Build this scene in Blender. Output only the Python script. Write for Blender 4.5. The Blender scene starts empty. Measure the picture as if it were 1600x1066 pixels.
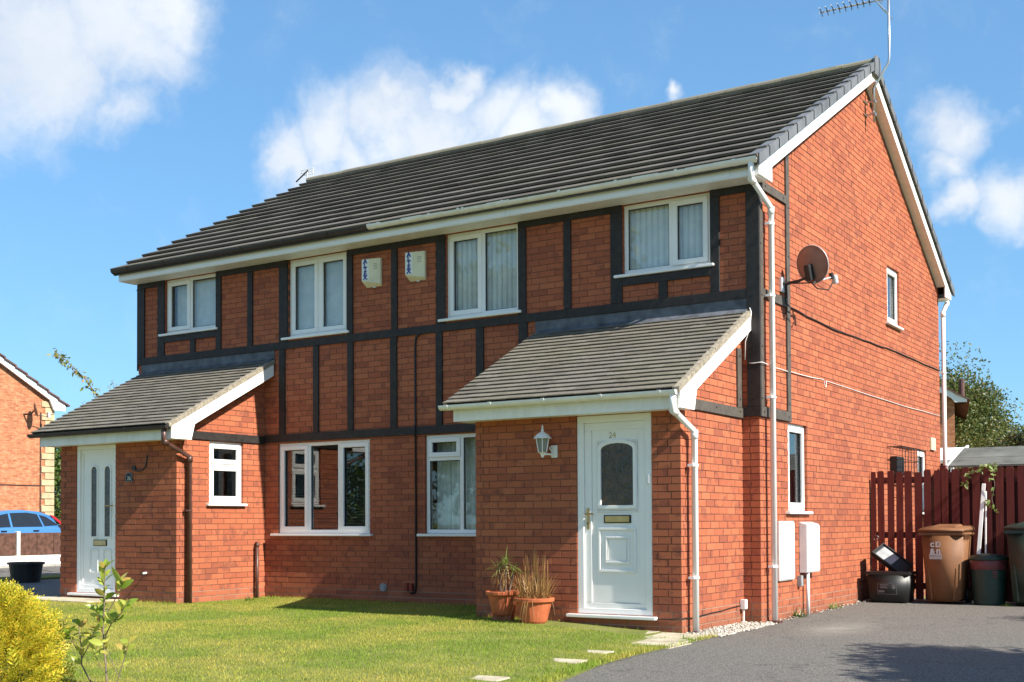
import bpy, bmesh, math, random
import numpy as np
from mathutils import Vector, Matrix
rad = math.radians
random.seed(7); rng = np.random.default_rng(11)
S = bpy.context.scene
COL = S.collection

# ---------------------------------------------------------------- camera
YAW, PITCH, ROLL = 0.569205, 0.024784, 0.004988
CAM = Vector((4.8077, -12.5610, 1.1154))
r0 = Vector((math.cos(YAW), math.sin(YAW), 0)); f0 = Vector((-math.sin(YAW), math.cos(YAW), 0)); d0 = Vector((0, 0, -1))
fw = f0*math.cos(PITCH) - d0*math.sin(PITCH); dn = d0*math.cos(PITCH) + f0*math.sin(PITCH)
rt = r0*math.cos(ROLL) + dn*math.sin(ROLL); dn = -r0*math.sin(ROLL) + dn*math.cos(ROLL)
cd = bpy.data.cameras.new('camera'); cam = bpy.data.objects.new('camera', cd); COL.objects.link(cam)
M3 = Matrix((rt, -dn, -fw)).transposed()
cam.matrix_world = Matrix.Translation(CAM) @ M3.to_4x4()
cd.sensor_width = 36; cd.lens = 42.276; cd.shift_y = 0.14845; cd.clip_end = 3000
S.camera = cam

# ---------------------------------------------------------------- sun and sky
SUN = Vector((1.18, -0.108, 1.0)).normalized()
sl = bpy.data.lights.new('sun', 'SUN'); sl.energy = 5.0; sl.angle = rad(0.53); sl.color = (1.0, 0.94, 0.84)
so = bpy.data.objects.new('sun', sl); COL.objects.link(so)
so.rotation_euler = SUN.to_track_quat('Z', 'Y').to_euler(); so.location = (20, -4, 20)
S.view_settings.view_transform = 'Standard'; S.view_settings.look = 'None'
S.view_settings.exposure = 1.0; S.view_settings.gamma = 1.0
W = bpy.data.worlds.new('World'); S.world = W; W.use_nodes = True
nt = W.node_tree; N = nt.nodes; L = nt.links; N.clear()
def nd(t, **k):
    n = N.new(t)
    for a, b in k.items(): setattr(n, a, b)
    return n
def mth(op, a, b=None, clamp=False):
    n = nd('ShaderNodeMath', operation=op, use_clamp=clamp)
    for i, v in enumerate((a, b)):
        if v is None: continue
        if isinstance(v, (int, float)): n.inputs[i].default_value = v
        else: L.new(v, n.inputs[i])
    return n.outputs[0]
sky = nd('ShaderNodeTexSky', sky_type='NISHITA', sun_disc=False)
sky.sun_elevation = math.asin(SUN.z); sky.sun_rotation = math.atan2(SUN.x, SUN.y)
sky.altitude = 0; sky.air_density = 1.0; sky.dust_density = 0.0; sky.ozone_density = 1.6
tc = nd('ShaderNodeTexCoord'); gen = tc.outputs['Generated']
def noise(vec, scale, detail, rough=0.55):
    n = nd('ShaderNodeTexNoise'); L.new(vec, n.inputs['Vector'])
    n.inputs['Scale'].default_value = scale; n.inputs['Detail'].default_value = detail; n.inputs['Roughness'].default_value = rough
    return n
wob = noise(gen, 9, 5, 0.6)
vs = nd('ShaderNodeVectorMath', operation='MULTIPLY_ADD'); L.new(wob.outputs['Color'], vs.inputs[0])
vs.inputs[1].default_value = (.11, .11, .11); vs.inputs[2].default_value = (-.055, -.055, -.055)
va = nd('ShaderNodeVectorMath', operation='ADD'); L.new(gen, va.inputs[0]); L.new(vs.outputs[0], va.inputs[1]); wv = va.outputs[0]
def ray(px, py):
    v = rt*((px-800)/1878.95) + dn*((py-770.52)/1878.95) + fw
    return v.normalized()
BLOBS = [(40, 60, 150), (180, 70, 110), (245, 25, 80), (185, 175, 55), (110, 130, 90), (-60, 60, 160), (450, 245, 62), (520, 225, 82), (620, 200, 92),
         (700, 148, 40), (615, 155, 40), (770, 190, 62), (860, 180, 58), (700, 235, 95), (900, 205, 40), (1055, 140, 21), (470, 275, 60), (570, 262, 70), (640, 235, 80), (800, 215, 60), (1488, 196, 62),
         (1462, 250, 46), (1562, 312, 58), (1480, 318, 40), (1700, 120, 90)]
acc = None
for px, py, r in BLOBS:
    c = ray(px, py)
    dd = nd('ShaderNodeVectorMath', operation='DISTANCE'); L.new(wv, dd.inputs[0]); dd.inputs[1].default_value = c
    k = nd('ShaderNodeMapRange'); L.new(dd.outputs['Value'], k.inputs[0])
    k.inputs[1].default_value = 0; k.inputs[2].default_value = r*1.30/1900; k.inputs[3].default_value = 1; k.inputs[4].default_value = 0
    acc = k.outputs[0] if acc is None else mth('MAXIMUM', acc, k.outputs[0])
# the same kind of cloud goes on round the rest of the sky
ax = ray(800, 330)
dv = nd('ShaderNodeVectorMath', operation='DOT_PRODUCT'); L.new(gen, dv.inputs[0]); dv.inputs[1].default_value = ax
far_ = nd('ShaderNodeMapRange'); L.new(dv.outputs['Value'], far_.inputs[0])
far_.inputs[1].default_value = .90; far_.inputs[2].default_value = .80; far_.inputs[3].default_value = 0; far_.inputs[4].default_value = 1
big = noise(wv, 2.6, 3, 0.5)
bigm = nd('ShaderNodeMapRange'); L.new(big.outputs['Fac'], bigm.inputs[0]); bigm.inputs[1].default_value = .54; bigm.inputs[2].default_value = .70
acc = mth('MAXIMUM', acc, mth('MULTIPLY', bigm.outputs[0], far_.outputs[0]))
fine = noise(wv, 16, 8, 0.62)
dens = mth('ADD', mth('MULTIPLY', acc, 1.5), mth('MULTIPLY', mth('SUBTRACT', fine.outputs['Fac'], .5), 1.35))
mask = nd('ShaderNodeMapRange', interpolation_type='SMOOTHSTEP'); L.new(dens, mask.inputs[0])
mask.inputs[1].default_value = .0; mask.inputs[2].default_value = 1.35; mask.inputs[4].default_value = .90
sh = noise(wv, 7, 4, 0.5)
cc = nd('ShaderNodeValToRGB'); L.new(sh.outputs['Fac'], cc.inputs[0])
cc.color_ramp.elements[0].position = .3; cc.color_ramp.elements[0].color = (5.3, 5.7, 6.3, 1)
cc.color_ramp.elements[1].position = .62; cc.color_ramp.elements[1].color = (6.7, 6.9, 7.1, 1)
tint = nd('ShaderNodeMixRGB', blend_type='MULTIPLY'); tint.inputs[0].default_value = 1
L.new(sky.outputs[0], tint.inputs[1]); tint.inputs[2].default_value = (.86, 1.09, 1.22, 1)
gam = nd('ShaderNodeGamma'); gam.inputs['Gamma'].default_value = .55; L.new(tint.outputs[0], gam.inputs['Color'])
grd = nd('ShaderNodeMixRGB', blend_type='MULTIPLY'); grd.inputs[0].default_value = 1; L.new(gam.outputs[0], grd.inputs[1]); grd.inputs[2].default_value = (1.15, 1.74, 2.27, 1)
mx = nd('ShaderNodeMixRGB'); L.new(mask.outputs[0], mx.inputs[0]); L.new(grd.outputs[0], mx.inputs[1]); L.new(cc.outputs[0], mx.inputs[2])
bg = nd('ShaderNodeBackground'); bg.inputs['Strength'].default_value = .076
wo = nd('ShaderNodeOutputWorld'); L.new(mx.outputs[0], bg.inputs['Color']); L.new(bg.outputs[0], wo.inputs['Surface'])

# ---------------------------------------------------------------- materials
MATS = {}
class NT:
    def __init__(s, name):
        s.m = bpy.data.materials.new(name); s.m.use_nodes = True; s.t = s.m.node_tree; s.n = s.t.nodes; s.l = s.t.links
        s.p = s.n['Principled BSDF']; MATS[name] = s.m
    def new(s, t, **k):
        n = s.n.new(t)
        for a, b in k.items(): setattr(n, a, b)
        return n
    def math(s, op, a, b=None, clamp=False):
        n = s.new('ShaderNodeMath', operation=op, use_clamp=clamp)
        for i, v in enumerate((a, b)):
            if v is None: continue
            if isinstance(v, (int, float)): n.inputs[i].default_value = v
            else: s.l.new(v, n.inputs[i])
        return n.outputs[0]
    def pos(s): return s.new('ShaderNodeNewGeometry').outputs['Position']
    def obj(s): return s.new('ShaderNodeTexCoord').outputs['Object']
    def noise(s, scale, detail=4, rough=.55, vec=None, stretch=None):
        n = s.new('ShaderNodeTexNoise'); v = vec or s.pos()
        if stretch:
            mp = s.new('ShaderNodeMapping'); s.l.new(v, mp.inputs[0]); mp.inputs['Scale'].default_value = stretch; v = mp.outputs[0]
        s.l.new(v, n.inputs['Vector']); n.inputs['Scale'].default_value = scale; n.inputs['Detail'].default_value = detail; n.inputs['Roughness'].default_value = rough
        return n.outputs['Fac']
    def ramp(s, fac, stops):
        r = s.new('ShaderNodeValToRGB'); s.l.new(fac, r.inputs[0]); e = r.color_ramp.elements
        while len(e) < len(stops): e.new(.5)
        for x, (p, c) in zip(e, stops): x.position = p; x.color = tuple(c)+(1,)
        return r.outputs[0]
    def mix(s, fac, a, b, mode='MIX'):
        n = s.new('ShaderNodeMixRGB', blend_type=mode)
        for i, v in enumerate((fac, a, b)):
            if isinstance(v, (int, float)): n.inputs[i].default_value = v
            elif isinstance(v, tuple): n.inputs[i].default_value = v+(1,)
            else: s.l.new(v, n.inputs[i])
        return n.outputs[0]
    def bump(s, h, strength=.3, dist=.01):
        b = s.new('ShaderNodeBump'); b.inputs['Strength'].default_value = strength; b.inputs['Distance'].default_value = dist
        s.l.new(h, b.inputs['Height']); s.l.new(b.outputs[0], s.p.inputs['Normal'])
    def col(s, v):
        if isinstance(v, tuple): s.p.inputs['Base Color'].default_value = v+(1,)
        else: s.l.new(v, s.p.inputs['Base Color'])
    def set(s, rough=.6, spec=.5, metal=0):
        s.p.inputs['Roughness'].default_value = rough; s.p.inputs['Specular IOR Level'].default_value = spec; s.p.inputs['Metallic'].default_value = metal
        return s
def rnd(t):
    a = t.new('ShaderNodeObjectInfo').outputs['Random']; b = t.new('ShaderNodeNewGeometry').outputs['Random Per Island']
    return t.math('FRACT', t.math('ADD', a, b))
def simple(name, c, rough=.6, spec=.5, metal=0, var=.12, scale=6, bump=0, bscale=60):
    t = NT(name).set(rough, spec, metal)
    n = t.noise(scale, 5)
    c2 = tuple(x*(1-var*1.6) for x in c); c3 = tuple(min(1, x*(1+var)) for x in c)
    t.col(t.ramp(n, [(.3, c2), (.7, c3)]))
    if bump: t.bump(t.noise(bscale, 4), bump, .004)
    return t.m
def leafmat(name, stops, trans=.35, rough=.45):
    t = NT(name).set(rough, .35)
    r = t.new('ShaderNodeNewGeometry').outputs['Random Per Island']
    o = t.new('ShaderNodeObjectInfo').outputs['Random']
    f = t.math('FRACT', t.math('ADD', r, t.math('MULTIPLY', o, .73)))
    c = t.ramp(f, stops); t.col(c)
    tr = t.new('ShaderNodeBsdfTranslucent'); t.l.new(c, tr.inputs[0])
    mxs = t.new('ShaderNodeMixShader'); mxs.inputs[0].default_value = trans
    t.l.new(t.p.outputs[0], mxs.inputs[1]); t.l.new(tr.outputs[0], mxs.inputs[2]); t.l.new(mxs.outputs[0], t.n['Material Output'].inputs[0])
    return t.m
# brick
t = NT('brick').set(.85, .25)
r = rnd(t)
base = t.ramp(r, [(0, (.420, .126, .058)), (.40, (.390, .108, .049)), (.75, (.360, .094, .044)), (.92, (.315, .080, .040)), (1, (.255, .066, .037))])
patch = t.noise(7.5, 3, .6)
pm = t.math('MULTIPLY', t.math('SUBTRACT', patch, .52), 9, True)
r2 = t.math('FRACT', t.math('MULTIPLY', r, 7.31))
pm = t.math('MULTIPLY', pm, t.math('GREATER_THAN', r2, .42))
c = t.mix(t.math('MULTIPLY', pm, .7), base, (.175, .048, .035))
c = t.mix(t.math('MULTIPLY', t.noise(160, 3), .2), c, (.40, .20, .115))
c = t.mix(t.math('MULTIPLY', t.math('SUBTRACT', t.noise(.55, 5), .42), 1.1, True), c, (.20, .066, .040))
zb = t.new('ShaderNodeSeparateXYZ'); t.l.new(t.pos(), zb.inputs[0])
damp = t.math('MULTIPLY', t.math('SUBTRACT', .42, t.math('ADD', zb.outputs['Z'], t.math('MULTIPLY', t.noise(2.4, 4), .35)), True), 2.2, True)
c = t.mix(damp, c, (.185, .085, .055))
t.col(c); t.bump(t.noise(220, 4), .35, .003)
# mortar: paler in the lowest courses
t = NT('mortar').set(.9, .1)
z = t.new('ShaderNodeSeparateXYZ'); t.l.new(t.pos(), z.inputs[0])
zz = t.math('ADD', z.outputs['Z'], t.math('MULTIPLY', t.noise(3), .12))
lo = t.math('LESS_THAN', zz, .33)
t.col(t.mix(t.math('MULTIPLY', lo, .75), t.ramp(t.noise(30, 4), [(.3, (.15, .066, .043)), (.7, (.24, .110, .072))]), (.38, .30, .23))); t.bump(t.noise(300), .3, .003)
# roof tiles
def tilemat(name, a, b, lich):
    t = NT(name).set(.8, .3); r = rnd(t)
    c = t.mix(r, a, b)
    c = t.mix(t.math('MULTIPLY', t.noise(9, 6, .7), .55), c, tuple(x*.62 for x in a))
    c = t.mix(t.math('MULTIPLY', t.math('SUBTRACT', t.noise(.8, 5, .65), .46), 2.0, True), c, (a[0]*1.25, a[1]*1.3, a[2]*1.05))
    c = t.mix(t.math('MULTIPLY', t.math('SUBTRACT', t.noise(55, 3, .6), .6), 6, True), c, lich)
    t.col(c); t.bump(t.noise(150, 4), .4, .003); return t.m
tilemat('main_tile', (.102, .089, .074), (.172, .153, .128), (.26, .25, .22))
tilemat('porch_tile', (.140, .122, .098), (.215, .192, .158), (.30, .28, .24))
tilemat('ridge', (.20, .18, .14), (.26, .23, .17), (.45, .43, .38))
simple('verge_plastic', (.135, .138, .145), .55, .4, var=.18, scale=4)
simple('verge_mortar', (.27, .235, .18), .9, .1, var=.25, scale=25, bump=.6)
simple('lead', (.10, .108, .125), .55, .5, var=.35, scale=7, bump=.4, bscale=18)
t = NT('upvc').set(.32, .5); n = t.noise(2.2, 5)
t.col(t.ramp(n, [(.3, (.80, .79, .765)), (.7, (.87, .86, .835))]))
t = NT('upvc_grimy').set(.4, .45); n = t.noise(7, 5, .65, stretch=(1, 1, .35))
t.col(t.ramp(n, [(.34, (.75, .735, .70)), (.6, (.85, .84, .81))]))
simple('brown_plastic', (.085, .038, .030), .42, .5, var=.2)
simple('dark_gutter', (.030, .022, .020), .45, .5, var=.2)
t = NT('timber').set(.62, .4); t.col(t.ramp(t.noise(11, 6, .65, stretch=(1, 1, 1)), [(.3, (.012, .0095, .009)), (.7, (.033, .026, .023))])); t.bump(t.noise(70, 4), .35, .004)
t = NT('timber_pale').set(.7, .35); t.col(t.ramp(t.noise(11, 6, .65), [(.3, (.060, .050, .041)), (.7, (.105, .088, .072))])); t.bump(t.noise(70, 4), .35, .004)  # paler timber tone for the gable and right-hand porch side boards
simple('bolt', (.012, .011, .011), .5)
simple('dark_room', (.10, .09, .08), .9, .1)
simple('room_wall', (.35, .33, .30), .9, .1)
simple('blind_white', (.86, .87, .86), .7, .3, var=.08)
simple('curtain', (.80, .83, .79), .8, .2, var=.12, scale=9)
simple('brass', (.60, .44, .22), .36, .5, 1, var=.15)
simple('black_rubber', (.012, .012, .013), .6)
simple('steel', (.55, .56, .58), .35, .5, .9, var=.15)
simple('cast_alu', (.62, .64, .66), .45, .5, .3, var=.1)
t = NT('glass'); t.n.remove(t.p)
fr = t.new('ShaderNodeFresnel'); bf = t.new('ShaderNodeNewGeometry').outputs['Backfacing']
t.l.new(t.math('SUBTRACT', 1.5, t.math('MULTIPLY', bf, 1.5-1/1.5)), fr.inputs[0])  # the same 1.5 on either side of the pane
gl = t.new('ShaderNodeBsdfGlossy'); gl.inputs['Roughness'].default_value = .004
tr = t.new('ShaderNodeBsdfTransparent'); tr.inputs[0].default_value = (.93, .95, .945, 1)
ms = t.new('ShaderNodeMixShader'); f = t.math('MULTIPLY', fr.outputs[0], 1.5, True)
gn = t.noise(1.3, 2); bp = t.new('ShaderNodeBump'); bp.inputs['Strength'].default_value = .02; bp.inputs['Distance'].default_value = .02
t.l.new(gn, bp.inputs['Height']); t.l.new(bp.outputs[0], gl.inputs['Normal'])
t.l.new(f, ms.inputs[0]); t.l.new(tr.outputs[0], ms.inputs[1]); t.l.new(gl.outputs[0], ms.inputs[2]); t.l.new(ms.outputs[0], t.n['Material Output'].inputs[0])
t = NT('obscure_glass').set(.08, .8); t.col(t.ramp(t.noise(11, 5, .6), [(.35, (.02, .018, .016)), (.65, (.075, .045, .032))])); t.bump(t.noise(38, 3), .5, .01)
# ground
t = NT('asphalt').set(.85, .25); n1 = t.noise(.9, 5, .6); n2 = t.noise(38, 4, .85); n3 = t.noise(11, 5, .7)
c = t.ramp(n2, [(.36, (.076, .072, .064)), (.55, (.132, .125, .112)), (.72, (.24, .224, .198))]); c = t.mix(t.math('MULTIPLY', n1, .45), c, (.142, .132, .114))
c = t.mix(t.math('MULTIPLY', t.math('SUBTRACT', n3, .5), 1.6, True), c, (.115, .112, .105))
for sc_, th_, cl_ in ((70, .16, (.32, .30, .27)), (45, .14, (.05, .05, .05))):
    vo = t.new('ShaderNodeTexVoronoi'); t.l.new(t.pos(), vo.inputs['Vector']); vo.inputs['Scale'].default_value = sc_
    c = t.mix(t.math('MULTIPLY', t.math('LESS_THAN', vo.outputs['Distance'], th_*2), .75), c, cl_)
ck = t.new('ShaderNodeTexVoronoi', feature='DISTANCE_TO_EDGE'); wz = t.new('ShaderNodeVectorMath', operation='ADD'); t.l.new(t.pos(), wz.inputs[0])
wn = t.new('ShaderNodeTexNoise'); wn.inputs['Scale'].default_value = 2.5; wn.inputs['Detail'].default_value = 6; t.l.new(t.pos(), wn.inputs['Vector']); t.l.new(wn.outputs['Color'], wz.inputs[1])
t.l.new(wz.outputs[0], ck.inputs['Vector']); ck.inputs['Scale'].default_value = .33
c = t.mix(t.math('MULTIPLY', t.math('LESS_THAN', ck.outputs['Distance'], .0035), .55), c, (.05, .05, .048))
pp = t.new('ShaderNodeSeparateXYZ'); t.l.new(t.pos(), pp.inputs[0])
ds = t.math('POWER', t.math('ADD', t.math('POWER', t.math('SUBTRACT', pp.outputs['X'], .9), 2), t.math('POWER', t.math('MULTIPLY', t.math('ADD', pp.outputs['Y'], .2), .45), 2)), .5)
stain = t.math('MULTIPLY', t.math('SUBTRACT', 1, t.math('MULTIPLY', ds, 2.2), True), t.noise(3.4, 4))
c = t.mix(t.math('MULTIPLY', stain, .8), c, (.36, .34, .29))
t.col(c); t.bump(t.noise(110, 3, .7), .9, .008)
simple('concrete', (.46, .40, .29), .9, .15, var=.22, scale=5, bump=.4, bscale=120)
simple('concrete_white', (.70, .67, .60), .9, .15, var=.12)
simple('pale_paving', (.36, .34, .30), .9, .15, var=.2)
t = NT('pebble').set(.75, .3); t.col(t.ramp(rnd(t), [(0, (.30, .27, .22)), (.5, (.44, .41, .35)), (.85, (.56, .53, .48)), (1, (.34, .22, .15))]))
t = NT('soil').set(.95, .1); t.col(t.ramp(t.noise(2.2, 5), [(.3, (.12, .14, .035)), (.7, (.20, .20, .06))]))
def grassmat(name, k):
    t = NT(name).set(.6, .2); g = t.new('ShaderNodeNewGeometry')
    r = g.outputs['Random Per Island']
    c = t.ramp(r, [(0, (.110*k, .140*k, .034)), (.5, (.145*k, .168*k, .046)), (.9, (.175*k, .185*k, .062)), (1, (.26*k, .24*k, .11))])
    n = t.ramp(t.noise(.55, 5, .6), [(.41, (.70, .88, .66)), (.58, (1.42, 1.12, 1.45))])
    c = t.mix(1.0, c, n, 'MULTIPLY'); t.col(c)
    tr = t.new('ShaderNodeBsdfTranslucent'); t.l.new(c, tr.inputs[0]); mxs = t.new('ShaderNodeMixShader'); mxs.inputs[0].default_value = .35
    t.l.new(t.p.outputs[0], mxs.inputs[1]); t.l.new(tr.outputs[0], mxs.inputs[2]); t.l.new(mxs.outputs[0], t.n['Material Output'].inputs[0])
grassmat('grass', 2.05)
# things
t = NT('fence_stain').set(.7, .3); t.col(t.mix(rnd(t), t.ramp(t.noise(8, 6, .6, stretch=(4, 4, .5)), [(.3, (.085, .016, .012)), (.7, (.165, .032, .022))]), (.11, .020, .016))); t.bump(t.noise(60, 4, stretch=(4, 4, .4)), .3, .004)
simple('brown_bin', (.20, .092, .042), .6, .3, var=.14, scale=5)
simple('green_bin', (.020, .035, .026), .42, .5, var=.25, scale=5)
simple('compost_green', (.012, .038, .030), .45, .5, var=.3, scale=5)
simple('black_box', (.017, .018, .018), .45, .5, var=.3, scale=5)
simple('red_band', (.13, .030, .035), .45, .5, var=.3, scale=14)
simple('print_white', (.66, .66, .64), .6)
simple('print_grey', (.22, .23, .23), .6)
simple('grey_tray', (.30, .31, .32), .5, .5, var=.25)
simple('terracotta', (.47, .125, .050), .7, .3, var=.16, scale=8)
simple('alarm_cream', (.70, .66, .47), .5, .4, var=.06)
simple('alarm_white', (.76, .77, .74), .5, .4, var=.04)
simple('print_blue', (.025, .05, .28), .5)
t = NT('dish_mesh').set(.55, .3); t.col(t.ramp(t.noise(6, 4), [(.3, (.20, .115, .088)), (.7, (.28, .165, .125))]))
simple('white_enamel', (.80, .80, .78), .35, .5, var=.05)
simple('lamp_glass', (.20, .21, .21), .12, .7, var=.1)
simple('felt', (.125, .135, .125), .95, .1, var=.22, scale=3, bump=.4)
simple('shed_wood', (.16, .07, .035), .8, .2, var=.3)
simple('brown_board', (.105, .052, .036), .8, .2, var=.3, scale=9)
simple('car_blue', (.065, .21, .46), .28, .6, .25, var=.03)
simple('car_glass', (.015, .017, .02), .06, .8, var=.1)
simple('lamp_red', (.45, .012, .015), .2, .6, var=.1)
simple('rust_red', (.25, .035, .02), .5, .4)
simple('stone_quoin', (.48, .37, .22), .9, .15, var=.14, scale=4)
simple('nb_tile', (.125, .068, .062), .8, .25, var=.2, scale=8)
simple('trunk', (.12, .085, .06), .9, .1, var=.35, scale=12, bump=.6, bscale=40)
simple('twig', (.20, .15, .11), .8, .2, var=.25, scale=20)
leafmat('leaf_oak', [(0, (.060, .090, .020)), (.5, (.115, .145, .033)), (.85, (.17, .18, .05)), (1, (.22, .16, .06))], .35)
leafmat('leaf_dark', [(0, (.025, .038, .016)), (.6, (.045, .055, .022)), (1, (.08, .06, .035))])
leafmat('leaf_hedge', [(0, (.04, .085, .016)), (.6, (.09, .15, .025)), (1, (.15, .19, .045))])
leafmat('leaf_pale', [(0, (.14, .19, .035)), (.5, (.25, .26, .07)), (.85, (.34, .31, .12)), (1, (.30, .16, .09))])
leafmat('leaf_gold', [(0, (.26, .31, .03)), (.3, (.52, .48, .038)), (.7, (.74, .60, .048)), (.92, (.78, .52, .065)), (1, (.10, .14, .02))], .3)
leafmat('leaf_sapling', [(0, (.20, .30, .035)), (.45, (.36, .45, .06)), (.8, (.50, .54, .10)), (1, (.50, .30, .08))], .5, .3)
leafmat('leaf_vine', [(0, (.12, .20, .04)), (.6, (.26, .34, .09)), (1, (.36, .40, .16))], .35)
leafmat('leaf_yucca', [(0, (.12, .19, .03)), (.55, (.24, .30, .06)), (1, (.42, .38, .14))], .3)
leafmat('leaf_straw', [(0, (.20, .10, .035)), (.5, (.37, .20, .07)), (1, (.54, .36, .15))], .25)
# distant brickwork: too far off to tell the bricks apart
t = NT('far_brick').set(.9, .2)
bt = t.new('ShaderNodeTexBrick'); mp = t.new('ShaderNodeMapping'); cb = t.new('ShaderNodeCombineXYZ'); sp = t.new('ShaderNodeSeparateXYZ')
t.l.new(t.pos(), sp.inputs[0]); t.l.new(t.math('ADD', sp.outputs['X'], sp.outputs['Y']), cb.inputs[0]); t.l.new(sp.outputs['Z'], cb.inputs[1]); t.l.new(cb.outputs[0], bt.inputs['Vector'])
bt.inputs['Scale'].default_value = 1; bt.inputs['Brick Width'].default_value = .225; bt.inputs['Row Height'].default_value = .075; bt.inputs['Mortar Size'].default_value = .006
bt.inputs['Color1'].default_value = (.42, .16, .07, 1); bt.inputs['Color2'].default_value = (.32, .105, .05, 1); bt.inputs['Mortar'].default_value = (.33, .19, .12, 1)
fb_ = t.mix(t.math('MULTIPLY', t.math('SUBTRACT', t.noise(5, 5, .7, stretch=(1, 1, 2.6)), .46), 5, True), bt.outputs[0], (.47, .26, .14))
t.col(t.mix(t.math('MULTIPLY', t.math('SUBTRACT', t.noise(3.1, 4, .6, stretch=(1, 1, 2.2)), .54), 4, True), fb_, (.27, .085, .045)))

# ---------------------------------------------------------------- mesh helpers
class MB:
    """collects faces; xf = (origin, U, N): points are (u, outward, z)"""
    def __init__(s, xf=None): s.v = []; s.f = []; s.xf = xf
    def pts(s, P):
        b = len(s.v)
        if s.xf:
            O, U, Nn = s.xf
            P = [(O[0]+U[0]*u+Nn[0]*n, O[1]+U[1]*u+Nn[1]*n, O[2]+z) for u, n, z in P]
        s.v += [tuple(p) for p in P]; return b
    def face(s, *P): b = s.pts(P); s.f.append(tuple(range(b, b+len(P))))
    def box(s, a0, a1, b0, b1, c0, c1, back=True):
        b = s.pts([(a0, b0, c0), (a1, b0, c0), (a1, b1, c0), (a0, b1, c0), (a0, b0, c1), (a1, b0, c1), (a1, b1, c1), (a0, b1, c1)])
        F = [(0, 3, 2, 1), (4, 5, 6, 7), (0, 1, 5, 4), (1, 2, 6, 5), (2, 3, 7, 6), (3, 0, 4, 7)]
        for i, q in enumerate(F):
            if not back and i == 2: continue
            s.f.append(tuple(b+k for k in q))
    def hexa(s, P):  # 8 corners, bottom ring then top ring
        b = s.pts(P)
        for q in [(0, 3, 2, 1), (4, 5, 6, 7), (0, 1, 5, 4), (1, 2, 6, 5), (2, 3, 7, 6), (3, 0, 4, 7)]: s.f.append(tuple(b+k for k in q))
    def prism(s, poly, axis, a, b):  # poly in the two other axes, in order
        def mk(p, w):
            q = list(p); q.insert(axis, w); return q
        n = len(poly); i = s.pts([mk(p, a) for p in poly]); j = s.pts([mk(p, b) for p in poly])
        s.f.append(tuple(i+k for k in range(n-1, -1, -1))); s.f.append(tuple(j+k for k in range(n)))
        for k in range(n): k2 = (k+1) % n; s.f.append((i+k, i+k2, j+k2, j+k))
    def ring(s, outer, inner, axis, a, b):
        def mk(p, w):
            q = list(p); q.insert(axis, w); return q
        n = len(outer); A = s.pts([mk(p, a) for p in outer]); B = s.pts([mk(p, a) for p in inner]); C_ = s.pts([mk(p, b) for p in outer]); D = s.pts([mk(p, b) for p in inner])
        for k in range(n):
            m = (k+1) % n
            s.f += [(A+k, A+m, B+m, B+k), (C_+k, D+k, D+m, C_+m), (A+k, C_+k, C_+m, A+m), (B+k, B+m, D+m, D+k)]
    def tube(s, P, r, n=8, r2=None):
        P = [Vector(p) for p in P]; rings = []; a = None
        for i, p in enumerate(P):
            d = ((P[min(i+1, len(P)-1)]-P[i]).normalized() + (P[i]-P[max(i-1, 0)]).normalized()).normalized()
            if a is None: a = d.orthogonal().normalized()
            a = (a - d*a.dot(d)).normalized(); bb = d.cross(a)
            rr = r if r2 is None else r + (r2-r)*i/max(1, len(P)-1)
            rings.append(s.pts([p + a*rr*math.cos(2*math.pi*k/n) + bb*rr*math.sin(2*math.pi*k/n) for k in range(n)]))
        for i in range(len(P)-1):
            for k in range(n):
                m = (k+1) % n; s.f.append((rings[i]+k, rings[i]+m, rings[i+1]+m, rings[i+1]+k))
        s.f.append(tuple(rings[0]+k for k in range(n-1, -1, -1))); s.f.append(tuple(rings[-1]+k for k in range(n)))
    def lathe(s, prof, c, n=20):
        R = [s.pts([(c[0]+r*math.cos(2*math.pi*k/n), c[1]+r*math.sin(2*math.pi*k/n), c[2]+z) for k in range(n)]) for r, z in prof]
        for i in range(len(R)-1):
            for k in range(n): m = (k+1) % n; s.f.append((R[i]+k, R[i]+m, R[i+1]+m, R[i+1]+k))
        s.f.append(tuple(R[0]+k for k in range(n-1, -1, -1))); s.f.append(tuple(R[-1]+k for k in range(n)))
    def build(s, name, m, parent=None, smooth=False, bevel=0, seg=2):
        me = bpy.data.meshes.new(name); me.from_pydata(s.v, [], s.f); me.update()
        bm = bmesh.new(); bm.from_mesh(me)
        bmesh.ops.recalc_face_normals(bm, faces=bm.faces)
        if bevel: bmesh.ops.bevel(bm, geom=list(bm.edges), offset=bevel, segments=seg, affect='EDGES', clamp_overlap=True)
        bm.to_mesh(me); bm.free()
        return link(name, me, m, parent, smooth)
def link(name, me, m, parent=None, smooth=False):
    if m: me.materials.append(MATS[m])
    if smooth: me.shade_smooth()
    o = bpy.data.objects.new(name, me); COL.objects.link(o); o.parent = parent
    return o
def npmesh(name, V, F, m, parent=None, smooth=False):
    me = bpy.data.meshes.new(name); V = np.asarray(V, np.float32); F = np.asarray(F, np.int32); k = F.shape[1]
    me.vertices.add(len(V)); me.vertices.foreach_set('co', V.ravel())
    me.loops.add(F.size); me.loops.foreach_set('vertex_index', F.ravel())
    me.polygons.add(len(F)); me.polygons.foreach_set('loop_start', np.arange(0, F.size, k, dtype=np.int32))
    me.update(calc_edges=True)
    return link(name, me, m, parent, smooth)
def tag(o, label, cat, group=None, kind=None):
    if label: o['label'] = label
    if cat: o['category'] = cat
    if group: o['group'] = group
    if kind: o['kind'] = kind
    return o
def empty(name, loc=(0, 0, 0), rz=0):
    o = bpy.data.objects.new(name, None); COL.objects.link(o); o.location = loc; o.rotation_euler = (0, 0, rz); return o
def struct(o): o['kind'] = 'structure'; return o
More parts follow.
